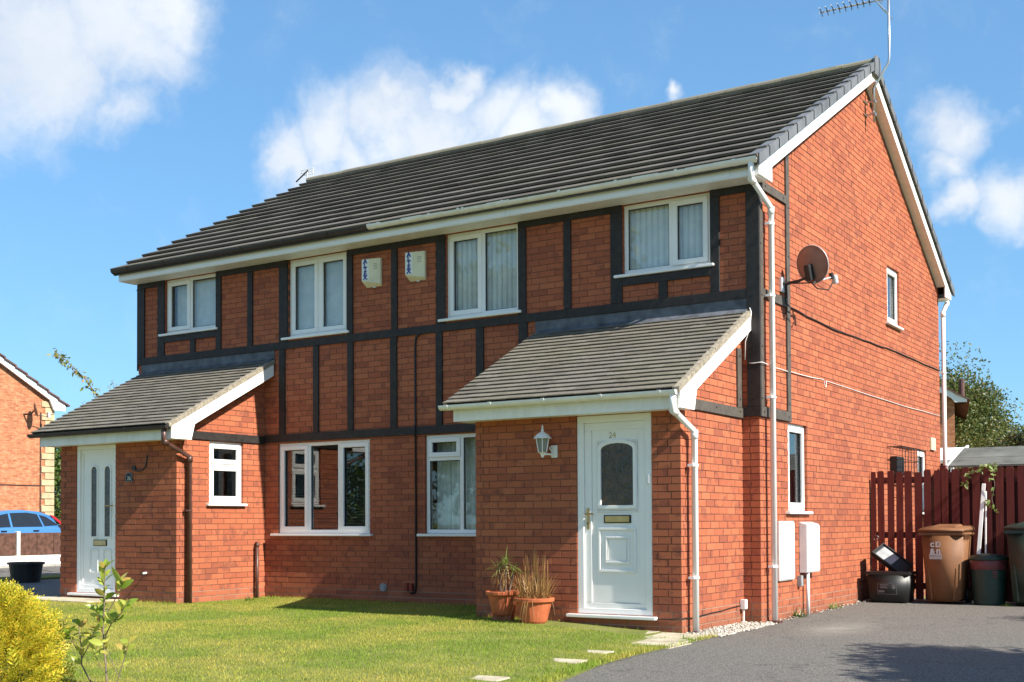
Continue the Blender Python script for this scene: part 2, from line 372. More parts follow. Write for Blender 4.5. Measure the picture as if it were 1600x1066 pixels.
def text(name, body, size, m, parent, O, U, V, depth=.002, bold=0):
    """flat lettering: O lower-left corner, U reading direction, V up"""
    cu = bpy.data.curves.new(name, 'FONT'); cu.body = body; cu.size = size; cu.extrude = depth/2; cu.offset = bold; cu.align_x = 'CENTER'
    tmp = bpy.data.objects.new('tmp', cu); COL.objects.link(tmp)
    dg = bpy.context.evaluated_depsgraph_get(); dg.update()
    me = bpy.data.meshes.new_from_object(tmp.evaluated_get(dg)); bpy.data.objects.remove(tmp)
    U = Vector(U).normalized(); V = Vector(V).normalized(); Wd = U.cross(V)
    mm = Matrix((U, V, Wd)).transposed().to_4x4(); mm.translation = Vector(O); me.transform(mm)
    me.materials.clear(); return link(name, me, m, parent)

FRONT = ((0, 0, 0), (1, 0, 0), (0, -1, 0)); GABLE = ((0, 0, 0), (0, 1, 0), (1, 0, 0))
PY = -1.63
PF = ((0, PY, 0), (1, 0, 0), (0, -1, 0))
RS = ((-.20, 0, 0), (0, 1, 0), (1, 0, 0)); LS = ((-7.42, 0, 0), (0, 1, 0), (1, 0, 0))
RSL = ((-2.66, 0, 0), (0, 1, 0), (-1, 0, 0)); LSL = ((-9.81, 0, 0), (0, 1, 0), (-1, 0, 0))

# ---------------------------------------------------------------- ground
def lerp(x, P):
    for (a, b), (c, d) in zip(P, P[1:]):
        if x <= c: return b + (d-b)*max(0, (x-a)/(c-a))
    return P[-1][1]
EDGE = [(-9.5, 1.6), (-7, .92), (-5.29, .52), (-4.2, .30), (-3.38, .22), (-1.98, .19), (.04, .13), (6, .05)]
def edge(y): return lerp(y, EDGE)
def sst(x): x = min(1, max(0, x)); return x*x*(3-2*x)
def lawn_z(x, y): return .012 + .065*sst((edge(y)-x)/2.2) + .006*math.sin(x*1.7+y) + .005*math.sin(y*2.3)
def grid(name, X, Y, fz, m):
    V = [(x, y, fz(x, y)) for y in Y for x in X]; nx = len(X)
    F = [(j*nx+i, j*nx+i+1, (j+1)*nx+i+1, (j+1)*nx+i) for j in range(len(Y)-1) for i in range(nx-1)]
    return struct(npmesh(name, V, F, m, smooth=True))
gr = MB(); gr.face((-900, -900, -.09), (900, -900, -.09), (900, 900, -.09), (-900, 900, -.09)); struct(gr.build('ground', 'soil'))
# drive: a sheet from the lawn edge to the right, rising gently to the fence
dz = lambda x, y: .0085*y if y > 0 else .004*y
ys = list(np.linspace(-11, 4.6, 60)); V = []; F = []
for y in ys:
    e = edge(y)
    for k in range(14): V.append((e-.06 + (7.0-e)*k/13, y, dz(0, y)-.001))
for j in range(len(ys)-1):
    for i in range(13): F.append((j*14+i, j*14+i+1, (j+1)*14+i+1, (j+1)*14+i))
struct(npmesh('driveway', V, F, 'asphalt', smooth=True))
V = []; F = []; ys = list(np.linspace(-10.5, 0.1, 70)); xs = np.linspace(0, 1, 60)
for y in ys:
    e = edge(y)
    for s_ in xs:
        x = -10.4 + (e+10.4)*s_; V.append((x, y, lawn_z(x, y) if s_ < .999 else -.03))
for j in range(len(ys)-1):
    for i in range(59): F.append((j*60+i, j*60+i+1, (j+1)*60+i+1, (j+1)*60+i))
struct(npmesh('lawn', V, F, 'soil', smooth=True))
m = MB(); m.box(-16.2, -10.6, -12, 22, -.2, .02); struct(m.build('neighbour_drive', 'asphalt'))
m = MB(); m.box(-23.0, -17.3, -40, 40, -.2, .012); struct(m.build('road', 'asphalt'))
m = MB(); m.box(-24.6, -23.0, -40, 40, -.2, .05); struct(m.build('far_pavement', 'pale_paving'))
m = MB(); m.box(-40, -24.6, -30, 40, -.2, .09); struct(m.build('far_drive', 'asphalt'))
m = MB(); m.box(-17.3, -16.2, -30, 40, -.2, .06); struct(m.build('grass_verge', 'soil'))
# paths
path = struct(empty('path', (-.6, -1.9, 0)))
def slab(x0, x1, y0, y1, z, tilt=0, par=path, name='slab'):
    m = MB(); j = lambda: random.uniform(-.012, .012)
    m.hexa([(x0+j(), y0+j(), z-.06), (x1+j(), y0+j(), z-.06), (x1, y1, z-.06), (x0, y1, z-.06), (x0+j(), y0+j(), z-tilt), (x1+j(), y0+j(), z), (x1+j(), y1, z+tilt), (x0+j(), y1, z)])
    o = m.build(name, 'concrete', None, bevel=.006, seg=1)
    if par: o.parent = par; o.matrix_parent_inverse = Matrix.Translation(-par.location)
    return o
slab(-1.52, -.98, -2.16, -1.66, .030); slab(-.965, -.43, -2.22, -1.66, .026, .004); slab(-.415, .13, -2.26, -1.66, .022, -.003)
slab(-.30, .20, -2.78, -2.29, .020, .004); slab(-1.86, -1.535, -2.02, -1.66, .040)
for i, (x, y, w, l) in enumerate([(-.12, -3.55, .26, .17), (.02, -4.32, .30, .22), (.08, -5.52, .30, .20)]):
    z = lawn_z(x, y)+.004
    o = slab(x-w/2, x+w/2, y-l/2, y+l/2, z, .004, None, 'stepping_stone')
    tag(o, ['pale stepping stone in the lawn nearest the porch slabs', 'middle of three stepping stones along the drive edge of the lawn', 'stepping stone in the lawn closest to the camera at bottom edge'][i], 'stepping stone', 'stepping stones in the lawn')
lp = struct(empty('path', (-9.2, -1.9, 0)))
for i in range(3): slab(-10.3+i*.62, -9.7+i*.62, -2.2, -1.66, .105, 0, lp)
# grass blades
nb = 330000
yy = rng.uniform(-9.6, -.01, nb); e = np.interp(yy, [p[0] for p in EDGE], [p[1] for p in EDGE])
xx = -9.9 + (e+.02+9.9)*rng.random(nb)**.8
ok = ~((xx > -2.67) & (xx < -.19) & (yy > PY)) & ~((xx < -7.41) & (yy > PY)) & ~((xx > -.25) & (yy > PY-.02))
for a, b, c_, d_ in [(-1.84, .13, -2.14, PY), (-.27, .17, -2.74, -2.25), (-.25, .01, -3.64, -3.46), (-.13, .17, -4.45, -4.19), (-.06, .26, -5.63, -5.41), (-10, -8.5, -2.15, PY)]:
    ok &= ~((xx > a) & (xx < b) & (yy > c_) & (yy < d_) & (rng.random(nb) > .04))
xx = xx[ok]; yy = yy[ok]; nb = len(xx); e = e[ok]
zz_ = np.array([lawn_z(a, b) for a, b in zip(xx, yy)])
near = np.maximum(0, 1-np.minimum.reduce([np.where((xx > -2.7), np.abs(yy-PY+.02), 9), np.where(xx < -7.4, np.abs(yy-PY+.02), 9), np.abs(yy), np.abs(e-xx), np.where(yy > PY, np.abs(xx+2.66), 9)])/.13)
h = rng.uniform(.012, .027, nb)*(1+near*rng.uniform(.3, 1.8, nb)); w = rng.uniform(.0022, .0042, nb)
an = rng.uniform(0, 2*np.pi, nb); le = rng.normal(0, .45, nb)*h; la = rng.uniform(0, 2*np.pi, nb)
V = np.empty((nb, 3, 3)); b = np.stack([xx, yy, zz_-.004], 1)
o2 = np.stack([np.cos(an)*w, np.sin(an)*w, 0*w], 1)
V[:, 0] = b-o2; V[:, 1] = b+o2; V[:, 2] = b+np.stack([np.cos(la)*le, np.sin(la)*le, h], 1)
g = npmesh('grass', V.reshape(-1, 3), np.arange(nb*3).reshape(-1, 3), 'grass'); tag(g, 'short mown green lawn grass in front of the house', 'grass', kind='stuff')
# gravel
P = []; 
while len(P) < 1500:
    y = random.uniform(-1.62, 3.9); x = random.uniform(-.19, edge(y)+.03)
    if y > -.02 and x < .02: continue
    if y > .1 and (random.random() < .86 or x > .10): continue
    P.append((x, y))
oc = np.array([(1, 0, 0), (0, 1, 0), (-1, 0, 0), (0, -1, 0), (0, 0, 1), (0, 0, -1)], float); of = np.array([(0, 1, 4), (1, 2, 4), (2, 3, 4), (3, 0, 4), (1, 0, 5), (2, 1, 5), (3, 2, 5), (0, 3, 5)])
V = []; F = []
for i, (x, y) in enumerate(P):
    s_ = random.uniform(.007, .017); q = oc*np.array([s_*random.uniform(.8, 1.5), s_, s_*.7]); a = random.uniform(0, 6.3); R_ = np.array([[math.cos(a), -math.sin(a), 0], [math.sin(a), math.cos(a), 0], [0, 0, 1]])
    V.append(q @ R_.T + np.array([x, y, max(0, dz(0, y))+random.uniform(.0, .02)*(1 if x < .08 else .3)])); F.append(of+6*i)
g = npmesh('gravel', np.concatenate(V), np.concatenate(F), 'pebble'); tag(g, 'pale gravel strip along the foot of the side wall', 'gravel', kind='stuff')
m = MB(); m.box(-.19, .10, PY+.0, .10, -.06, .006); struct(m.build('gravel_bed', 'pale_paving'))

# ---------------------------------------------------------------- house
H = tag(empty('semi_detached_house', (0, 0, 0)), 'red brick semi-detached house with black timber framing and white windows', 'house')
DEP = 8.3; XL = -10.1; SL = .546
def core(xf, u0, u1, z0, z1, holes, name, thick=.25, m='mortar', out=-.005):
    hs = [(a-.006, b+.006, c-.006, d+.006) for a, b, c, d in holes]
    us = sorted({u0, u1, *[h[0] for h in hs], *[h[1] for h in hs]}); zs = sorted({z0, z1, *[h[2] for h in hs], *[h[3] for h in hs]})
    mb = MB(xf)
    inh = lambda u, z: any(h[0] < u < h[1] and h[2] < z < h[3] for h in hs)
    for a, b in zip(us, us[1:]):
        for c, d in zip(zs, zs[1:]):
            if a < u0-1e-6 or b > u1+1e-6 or inh((a+b)/2, (c+d)/2): continue
            for n_ in (out, out-thick): mb.face((a, n_, c), (b, n_, c), (b, n_, d), (a, n_, d))
    for a, b, c, d in [(u0, u1, z0, z1)]+hs:
        i, j = out, out-thick
        mb.face((a, i, c), (a, j, c), (a, j, d), (a, i, d)); mb.face((b, i, c), (b, j, c), (b, j, d), (b, i, d))
        mb.face((a, i, d), (b, i, d), (b, j, d), (a, j, d)); mb.face((a, i, c), (b, i, c), (b, j, c), (a, j, c))
    return mb.build(name, m, H)
BR = []   # every brick: (xf, u0, u1, z0, z1)
Z0 = -.15
def sub(rects, h):
    out = []
    for a, b, c, d in rects:
        A, B, C_, D = h
        if b <= A or a >= B or d <= C_ or c >= D: out.append((a, b, c, d)); continue
        if a < A: out.append((a, A, c, d))
        if b > B: out.append((B, b, c, d))
        if c < C_: out.append((max(a, A), min(b, B), c, C_))
        if d > D: out.append((max(a, A), min(b, B), D, d))
    return out
def bricks(xf, u0, u1, z1, holes, lo=None, hi=None, top=None, z0=Z0):
    """lo / hi: 0 or 1 = the rows in which this wall's brick runs through to the corner at that end"""
    row = int(round((z0-Z0)/.075)); zb = Z0+row*.075
    while zb < z1-.02:
        a_ = u0 + (.1125 if lo is not None and row % 2 != lo else 0); b_ = u1 - (.1125 if hi is not None and row % 2 != hi else 0)
        st = math.floor(u0/.225)*.225 + (.1125 if row % 2 else 0) - .225; u = st
        while u < b_:
            a, b = max(u, a_), min(u+.2165, b_)
            if b-a > .02:
                rs = [(a, b, zb, min(zb+.0655, z1))]
                for h_ in holes: rs = sub(rs, h_)
                for q in rs:
                    if q[1]-q[0] < .015 or q[3]-q[2] < .012: continue
                    if top and q[3] > min(top(q[0]), top(q[1]))+.03: continue
                    BR.append((xf,)+q)
            u += .225
        row += 1; zb += .075
# openings: (u0, u1, z0, z1)
WA = (-9.50, -8.40, 4.02, 4.845); WB = (-6.965, -5.88, 3.745, 4.845); WC = (-4.225, -3.115, 3.745, 4.845); WD = (-1.665, -.56, 4.02, 4.845)
WE = (-7.17, -5.495, .98, 2.255); WF = (-4.575, -2.95, .98, 2.262)
G1 = (5.17, 5.82, 4.02, 4.87); GG = (.90, 1.55, 1.235, 2.265); GR = (6.79, 7.35, 1.25, 2.235)
LW = (-1.055, -.425, 1.40, 2.250)
DR = (-1.385, -.52, .17, 2.226); DL = (-9.46, -8.63, .17, 2.226)
fh = [WA, WB, WC, WD, WE, WF]
core(FRONT, XL+.008, -.008, -.2, 5.0, fh, 'front_wall')
core(GABLE, .27, DEP-.008, -.2, 4.95, [G1, GG, GR], 'gable_wall')
m = MB(GABLE); m.prism([(.0, 4.951), (DEP, 4.951), (DEP, 4.985), (DEP/2, 4.975+SL*DEP/2), (0, 4.985)], 1, -.25, -.005)
m.build('gable_top', 'mortar', H)
m = MB(); m.box(XL+.01, -.26, DEP-.25, DEP, -.2, 5.0); m.build('rear_wall', 'far_brick', H)
m = MB(); m.prism([(.25, -.2), (DEP-.26, -.2), (DEP-.26, 4.98), (DEP/2, 7.2), (.25, 4.98)], 0, XL, XL+.25); m.build('end_wall', 'far_brick', H)
m = MB(); m.box(XL+.26, -.27, .26, DEP-.26, -.15, .0); m.box(XL+.26, -.27, .26, DEP-.26, 2.42, 2.62); m.box(-5.1, -5.0, .26, DEP-.26, 0, 4.9)
m.box(XL+.26, -.27, 3.6, 3.7, 0, 4.9); m.build('interior', 'room_wall', H)
bricks(FRONT, XL, -.0, 4.86, fh, hi=1)
bricks(GABLE, 0, DEP, 7.3, [G1, GG, GR], lo=0, top=lambda y: 4.99+SL*min(y, DEP-y))
# porches
core(PF, -2.652, -.208, -.2, 2.26, [DR], 'porch_wall', .2); core(PF, -9.80, -7.428, -.2, 2.26, [DL], 'porch_wall', .2)
ptop = lambda y: 3.24+.533*y
for xf, lab in ((RS, 0), (LS, 1)):
    hs = [LW] if lab else []
    core(xf, PY+.21, -.01, -.2, 2.36, hs, 'porch_wall', .2)
    m = MB(xf); m.prism([(PY+.01, 2.362), (-.002, 2.362), (-.002, ptop(-.002)), (PY+.01, 2.371)], 1, -.2, -.005); m.build('porch_gable', 'mortar', H)
    bricks(xf, PY, 0, 3.3, hs, lo=0, top=ptop)
for xf in (RSL, LSL):
    core(xf, PY+.21, -.01, -.2, 2.36, [], 'porch_wall', .2)
    m = MB(xf); m.prism([(PY+.01, 2.362), (-.002, 2.362), (-.002, ptop(-.002)), (PY+.01, 2.371)], 1, -.2, -.005); m.build('porch_gable', 'mortar', H)
    bricks(xf, PY, 0, 3.3, [], lo=0, top=ptop)
bricks(PF, -2.66, -.20, 2.25, [DR], lo=1, hi=1); bricks(PF, -9.81, -7.42, 2.25, [DL], lo=1, hi=1)
# bricks: the 300 that show largest are single parts, the rest one mesh
def wpos(xf, u, n, z): O, U, Nn = xf; return Vector((O[0]+U[0]*u+Nn[0]*n, O[1]+U[1]*u+Nn[1]*n, O[2]+z))
def shows(b):
    xf, a, c, z, zt = b; p = wpos(xf, (a+c)/2, 0, (z+zt)/2); d = CAM-p
    cosv = max(0, d.dot(Vector(xf[2]))/d.length)
    pen = 1
    if xf is FRONT and p.x > -2.9 and p.z < 3.5 and p.x < -.2: pen = 0
    if xf is FRONT and z > 4.78: pen = 0
    return pen*cosv*(c-a)*(zt-z)/d.length_squared
BR.sort(key=shows, reverse=True)
cache = {}
big = MB(); keep = 0
for b in BR:
    xf, a, c, z, zt = b; j = random.uniform(-.0016, .0016); wdt, hgt = c-a, zt-z
    if keep < 300 and wdt > .09 and hgt > .05:
        key = (round(wdt, 3), round(hgt, 3), tuple(xf[1]), tuple(xf[2]))
        if key not in cache:
            q = MB((( 0, 0, 0), xf[1], xf[2])); q.box(-wdt/2, wdt/2, -.1, 0, -hgt/2, hgt/2)
            me = bpy.data.meshes.new('brick'); me.from_pydata(q.v, [], q.f); bm = bmesh.new(); bm.from_mesh(me); bmesh.ops.recalc_face_normals(bm, faces=bm.faces)
            bm.to_mesh(me); bm.free(); me.materials.append(MATS['brick']); cache[key] = me
        o = bpy.data.objects.new('brick', cache[key]); COL.objects.link(o); o.parent = H; o.location = wpos(xf, (a+c)/2, j, (z+zt)/2)
        o.rotation_euler = (0, 0, random.uniform(-.004, .004)); keep += 1
    else:
        big.xf = xf; big.box(a, c, -.1, j, z, zt)
me = bpy.data.meshes.new('brickwork'); me.from_pydata(big.v, [], big.f)
bm = bmesh.new(); bm.from_mesh(me); bmesh.ops.recalc_face_normals(bm, faces=bm.faces); bm.to_mesh(me); bm.free()
o = link('brickwork', me, 'brick', H); o['kind'] = 'stuff'

# roof tiles: courses of separate tiles, each lifted off the course below at its lower edge
def tile_rows(x0, x1, ylo, zlo, yhi, zhi, rows, width, m, th, lift, sgn=1):
    sl = Vector((0, yhi-ylo, zhi-zlo)); Ls = sl.length; sl.normalize(); nr = Vector((0, -sl.z, sl.y)) if sl.y > 0 else Vector((0, sl.z, -sl.y))
    g_ = Ls/rows
    for r_ in range(rows):
        mb = MB(); off = (width/2 if r_ % 2 else 0)
        x = x0
        first = True
        while x < x1-1e-4:
            w_ = width if not (first and off) else width-off
            xe = min(x+w_, x1); first = False
            jt = random.uniform(-.0012, .0012); jl = random.uniform(-.003, .003)
            s0 = r_*g_ + jl; s1 = min((r_+1)*g_+.055, Ls)
            b0 = Vector((0, ylo, zlo)) + sl*s0 + nr*(lift+jt); b1 = Vector((0, ylo, zlo)) + sl*s1 + nr*(.002+jt)
            P = []
            for q in (b0, b1):
                P.append(q)
            a, c = x+.0012, xe-.0012
            t0 = b0+nr*th; t1 = b1+nr*th
            mb.hexa([(a, b0.y, b0.z), (c, b0.y, b0.z), (c, b1.y, b1.z), (a, b1.y, b1.z), (a, t0.y, t0.z), (c, t0.y, t0.z), (c, t1.y, t1.z), (a, t1.y, t1.z)])
            x = xe
        b0 = Vector((0, ylo, zlo)) + sl*(r_*g_+.01); b1 = Vector((0, ylo, zlo)) + sl*min((r_+1)*g_+.05, Ls); c0 = b0+nr*(lift-.001)
        for xe in (x0+.004, x1-.016): mb.prism([((b0-nr*.03).y, (b0-nr*.03).z), ((b1-nr*.03).y, (b1-nr*.03).z), (b1.y, b1.z), (c0.y, c0.z)], 0, xe, xe+.012)
        mb.build('tile_course', m, H)
RZ = 7.455; EZ = RZ-.548*(4.15+.40)   # underside line of the tiles
tile_rows(-10.235, .165, -.40, EZ, 4.10, RZ-.03, 15, .33, 'main_tile', .030, .052)
tile_rows(-10.235, .165, 8.70, EZ, 4.20, RZ-.03, 15, .99, 'main_tile', .030, .052)
m = MB()
m.prism([(-.36, EZ-.005), (4.15, RZ-.03), (8.66, EZ-.005), (8.66, EZ-.03), (4.15, RZ-.06), (-.36, EZ-.03)], 0, -10.232, .12); m.build('roof_underlay', 'dark_room', H)
for r_ in range(24):   # ridge
    x0 = -10.30 + r_*.4355; mb = MB(); n_ = 8
    ro = [(4.15-.135*math.cos(math.pi*k/n_), RZ+.01+.085*math.sin(math.pi*k/n_)) for k in range(n_+1)]; ri = [(4.15-.115*math.cos(math.pi*k/n_), RZ-.02+.085*math.sin(math.pi*k/n_)) for k in range(n_, -1, -1)]
    dzr = random.uniform(-.004, .004)
    mb.prism([(a, b+dzr) for a, b in ro+ri], 0, x0+.004, x0+.432); mb.build('ridge_tile', 'ridge', H)
m = MB(); m.prism([(4.02, RZ-.03), (4.28, RZ-.03), (4.24, RZ+.06), (4.06, RZ+.06)], 0, -10.29, .16); m.build('ridge_bedding', 'verge_mortar', H)
# verge caps on the gable
for sg in (1, -1):
    for r_ in range(15):
        f = lambda s: (-.40 + 4.50*s if sg == 1 else 8.70-4.50*s, EZ + (RZ-.03-EZ)*s)
        (ya, za), (yb, zb_) = f(r_/15), f(min(1, (r_+1)/15+.006)); up = .092
        mb = MB(); P = [(ya, za-.035), (yb, zb_-.038), (yb, zb_+up-.020), (ya, za+up)]
        mb.prism(P, 0, .168, .182)
        mb.hexa([(.055, ya, za+up-.012), (.168, ya, za+up-.012), (.168, yb, zb_+up-.034), (.055, yb, zb_+up-.034), (.055, ya, za+up), (.168, ya, za+up), (.168, yb, zb_+up-.020), (.055, yb, zb_+up-.020)])
        mb.build('verge_cap', 'verge_plastic', H)
m = MB(); m.prism([(4.00, RZ-.16), (4.30, RZ-.16), (4.30, RZ+.05), (4.22, RZ+.115), (4.08, RZ+.115), (4.00, RZ+.05)], 0, .163, .192); m.build('verge_cap', 'verge_plastic', H)
# bargeboards, soffits, fascias
bz = lambda y: 4.975+SL*y
for sg in (1, -1):
    k = (lambda y: y) if sg == 1 else (lambda y: 8.3-y)
    m = MB(); P = [(-.31, 4.855), (.09, 4.855), (.09, bz(.09)), (4.15, bz(4.15)), (4.15, bz(4.15)+.165), (-.31, 4.975)]
    m.prism([(k(a), b) for a, b in P], 0, .118, .142); m.build('bargeboard', 'upvc', H, bevel=.003, seg=1)
    m = MB(); m.prism([(k(a), b) for a, b in [(.09, bz(.09)+.002), (4.14, bz(4.14)+.002), (4.14, bz(4.14)+.014), (.09, bz(.09)+.014)]], 0, -.002, .118); m.build('soffit', 'upvc_grimy', H)
    m = MB(); y0, y1 = sorted((k(-.31), k(.0))); m.box(XL-.085, .118, y0, y1-(.002 if sg == 1 else 0), 4.848, 4.858); m.build('soffit', 'upvc_grimy', H)
    m = MB(); y0, y1 = sorted((k(-.31), k(-.29))); m.box(XL-.09, .117, y0, y1, 4.8585, 5.03); m.build('fascia', 'upvc', H)
m = MB(); m.box(-3.1, -.2, -.317, -.311, 4.86, 4.985); m.box(-10.185, -3.104, -.316, -.311, 4.86, 4.985); m.build('fascia', 'upvc', H)
m = MB(); m.box(XL-.082, XL-.062, -.288, 4.15, 4.862, 5.0); m.build('soffit', 'upvc', H)
def gutter(x0, x1, y, z, r_, m, brackets, name='gutter', drop=0):
    mb = MB(); n_ = 10
    o_ = [(y-r_*math.cos(math.pi*k/n_), z-r_*math.sin(math.pi*k/n_)) for k in range(n_+1)]; i_ = [(y-(r_-.005)*math.cos(math.pi*k/n_), z-(r_-.005)*math.sin(math.pi*k/n_)) for k in range(n_, -1, -1)]
    mb.prism(o_+i_, 0, x0, x1)
    for xe in (x0, x1-.006): mb.prism(o_, 0, xe, xe+.006)
    g_ = mb.build(name, m, H)
    for xb in brackets:
        b_ = MB(); q = r_+.006
        oo = [(y-q*math.cos(math.pi*k/n_), z+.004-q*math.sin(math.pi*k/n_)) for k in range(n_+1)]; ii = [(y-(r_+.0005)*math.cos(math.pi*k/n_), z+.004-(r_+.0005)*math.sin(math.pi*k/n_)) for k in range(n_, -1, -1)]
        b_.prism(oo+ii, 0, xb, xb+.035); b_.build('gutter_bracket', m, g_)
    return g_
gutter(-5.2, .155, -.372, 5.02, .058, 'upvc_grimy', [-5.17, -5.02, -4.2, -3.75, -3.68, -3.1, -2.3, -1.55, -.8, -.12])
gutter(-10.24, -5.205, -.372, 5.015, .058, 'dark_gutter', [-9.9, -9.1, -8.35, -7.5, -6.7, -5.9])
gutter(-10.3, .155, 8.672, 5.02, .058, 'upvc_grimy', [])
# porch roofs
for (xa, xb, fa, fb, gm, side) in ((-2.87, -.075, -2.78, -.10, 'upvc_grimy', 0), (-10.02, -7.215, -9.92, -7.24, 'dark_gutter', 1)):
    tz = lambda y: 3.430+.533*y
    tile_rows(xa, xb-.05, -1.945, tz(-1.945), -.002, tz(-.002), 19, .165, 'porch_tile', .012, .027)
    m = MB(); m.prism([(-1.93, tz(-1.93)-.003), (-.004, tz(-.004)-.003), (-.004, tz(-.004)-.03), (-1.93, tz(-1.93)-.03)], 0, xa+.02, xb-.06); m.build('roof_underlay', 'dark_room', H)
    m = MB(); xv = xb-.048  # bedding along the verge
    ys_ = np.linspace(-1.94, -.02, 20)
    for ya, yb in zip(ys_, ys_[1:]):
        j1, j2 = random.uniform(-.006, .006), random.uniform(-.006, .006)
        m.hexa([(xv, ya, tz(ya)-.028), (xb+.008, ya, tz(ya)-.028), (xb+.008, yb, tz(yb)-.028), (xv, yb, tz(yb)-.028), (xv, ya, tz(ya)+.034+j1), (xb+.002+j2, ya, tz(ya)+.026), (xb+.002+j1, yb, tz(yb)+.026), (xv, yb, tz(yb)+.034+j2)])
    m.build('verge_bedding', 'verge_mortar', H)
    by = lambda y: tz(y)-.030
    m = MB(); P = [(-1.895, 2.225), (-1.56, 2.225), (-1.50, by(-1.50)-.165), (-.03, by(-.03)-.165), (-.03, by(-.03)), (-1.895, by(-1.895))]
    m.prism(P, 0, xb-.025, xb); m.build('bargeboard', 'upvc', H, bevel=.003, seg=1)
    m = MB(); m.prism([(-1.50, by(-1.5)-.164), (-.03, by(-.03)-.164), (-.03, by(-.03)-.152), (-1.5, by(-1.5)-.152)], 0, (-.198 if side == 0 else -7.418), xb-.026); m.build('soffit', 'upvc_grimy', H)
    m = MB(); m.prism([(-1.88, 2.22), (-1.862, 2.22), (-1.862, 2.39), (-1.88, 2.39)], 0, fa, xb-.026); m.build('fascia', 'upvc_grimy', H)
    m = MB(); m.box(fa+.02, xb-.027, -1.861, PY+.1, 2.228, 2.238); m.build('soffit', 'upvc_grimy', H)
    m = MB(); m.box(fa, fa+.018, -1.861, -.05, 2.222, 2.40); m.prism([(-1.861, 2.40), (-.05, 2.40), (-.05, tz(-.05)-.032), (-1.861, tz(-1.861)-.032)], 0, fa, fa+.018); m.build('bargeboard', 'upvc_grimy', H)
    gutter(xa-.03, xb-.015, -1.952, 2.392, .052, gm, [xa+.06, xa+.62, xa+1.28, xa+1.95, xb-.20] if side == 0 else [xa+.3, xa+.75, xa+1.35, xa+2.0])
    # flashing
    m = MB(); n_ = 12; Xs = np.linspace(xa+.06, xb-.04, n_)
    m.box(xa+.0, xb-.01, -.012, -.0095, 3.43, 3.59)
    for a, b_ in zip(Xs, Xs[1:]):
        e1, e2 = random.uniform(-.13, -.10), random.uniform(-.13, -.10)
        m.hexa([(a, e1, tz(e1)+.032), (b_, e2, tz(e2)+.032), (b_, -.012, tz(0)+.036), (a, -.012, tz(0)+.036), (a, e1, tz(e1)+.036), (b_, e2, tz(e2)+.036), (b_, -.012, tz(0)+.041), (a, -.012, tz(0)+.041)])
    m.build('flashing', 'lead', H)
# timbers
def timber(xf, u0, u1, z0, z1, proud=.024, bolts=()):
    m = MB(xf); m.box(u0, u1, -.006, proud, z0, z1); o_ = m.build('timber', 'timber' if xf is FRONT or xf is LS else 'timber_pale', H, bevel=.003, seg=1)
    horizontal = (u1-u0) > (z1-z0); Ln = (u1-u0) if horizontal else (z1-z0)
    if Ln > .35:
        m = MB(xf); k = max(2, int(Ln/.55)+1)
        for i in range(k):
            s_ = .09 + (Ln-.18)*i/(k-1); u, z_ = (u0+s_, (z0+z1)/2+random.uniform(-.015, .015)) if horizontal else ((u0+u1)/2+random.uniform(-.015, .015), z0+s_)
            m.box(u-.009, u+.009, proud, proud+.004, z_-.009, z_+.009)
        m.build('bolt', 'bolt', o_)['kind'] = 'stuff'
MB0, MB1 = 3.585, 3.69
for a, b in [(-10.1, -9.95), (-9.65, -9.505), (-8.395, -8.29), (-7.75, -7.65), (-7.13, -6.97), (-5.878, -5.775), (-5.11, -5.01), (-4.37, -4.23), (-3.112, -3.0), (-2.46, -2.36), (-1.82, -1.67), (-.555, -.445)]:
    timber(FRONT, a, b, MB1+.001, 4.765)
for a, b in [(-10.1, -9.505), (-8.395, -6.97), (-5.878, -4.23), (-3.112, -1.67), (-.555, -.131)]: timber(FRONT, a, b, 4.766, 4.846, .0255)
timber(FRONT, -10.1, -7.131, MB0, MB1, .0255); timber(FRONT, -7.13, -3.0, MB0, MB1, .0255); timber(FRONT, -2.999, -.131, MB0, MB1, .0255)
for a, b, v0, v1 in [(-9.504, -8.396, -8.94, -8.835), (-1.669, -.556, -1.20, -1.09)]:
    timber(FRONT, a, b, 3.885, 3.985, .0255); timber(FRONT, v0, v1, MB1+.001, 3.884)
for a, b in [(-7.13, -7.02), (-6.49, -6.39), (-5.87, -5.77), (-5.13, -5.02), (-4.38, -4.28), (-3.75, -3.635), (-3.11, -2.985)]: timber(FRONT, a, b, 2.381, MB0-.001)
timber(FRONT, -7.41, -2.67, 2.272, 2.38, .0255)
timber(FRONT, -.13, .0275, 2.381, 4.846, .0265); timber(FRONT, -.195, .0275, 2.272, 2.38, .0265)
timber(FRONT, -10.12, -10.101, 3.5, 4.846, .02)
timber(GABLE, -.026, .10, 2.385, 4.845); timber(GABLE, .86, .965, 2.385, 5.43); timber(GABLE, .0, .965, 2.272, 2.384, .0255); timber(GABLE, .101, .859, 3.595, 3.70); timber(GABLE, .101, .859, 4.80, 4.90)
timber(RS, -1.52, -.03, 2.255, 2.365); timber(LS, -1.52, -.03, 2.255, 2.365); timber(RS, -.17, -.06, 2.366, 3.02)

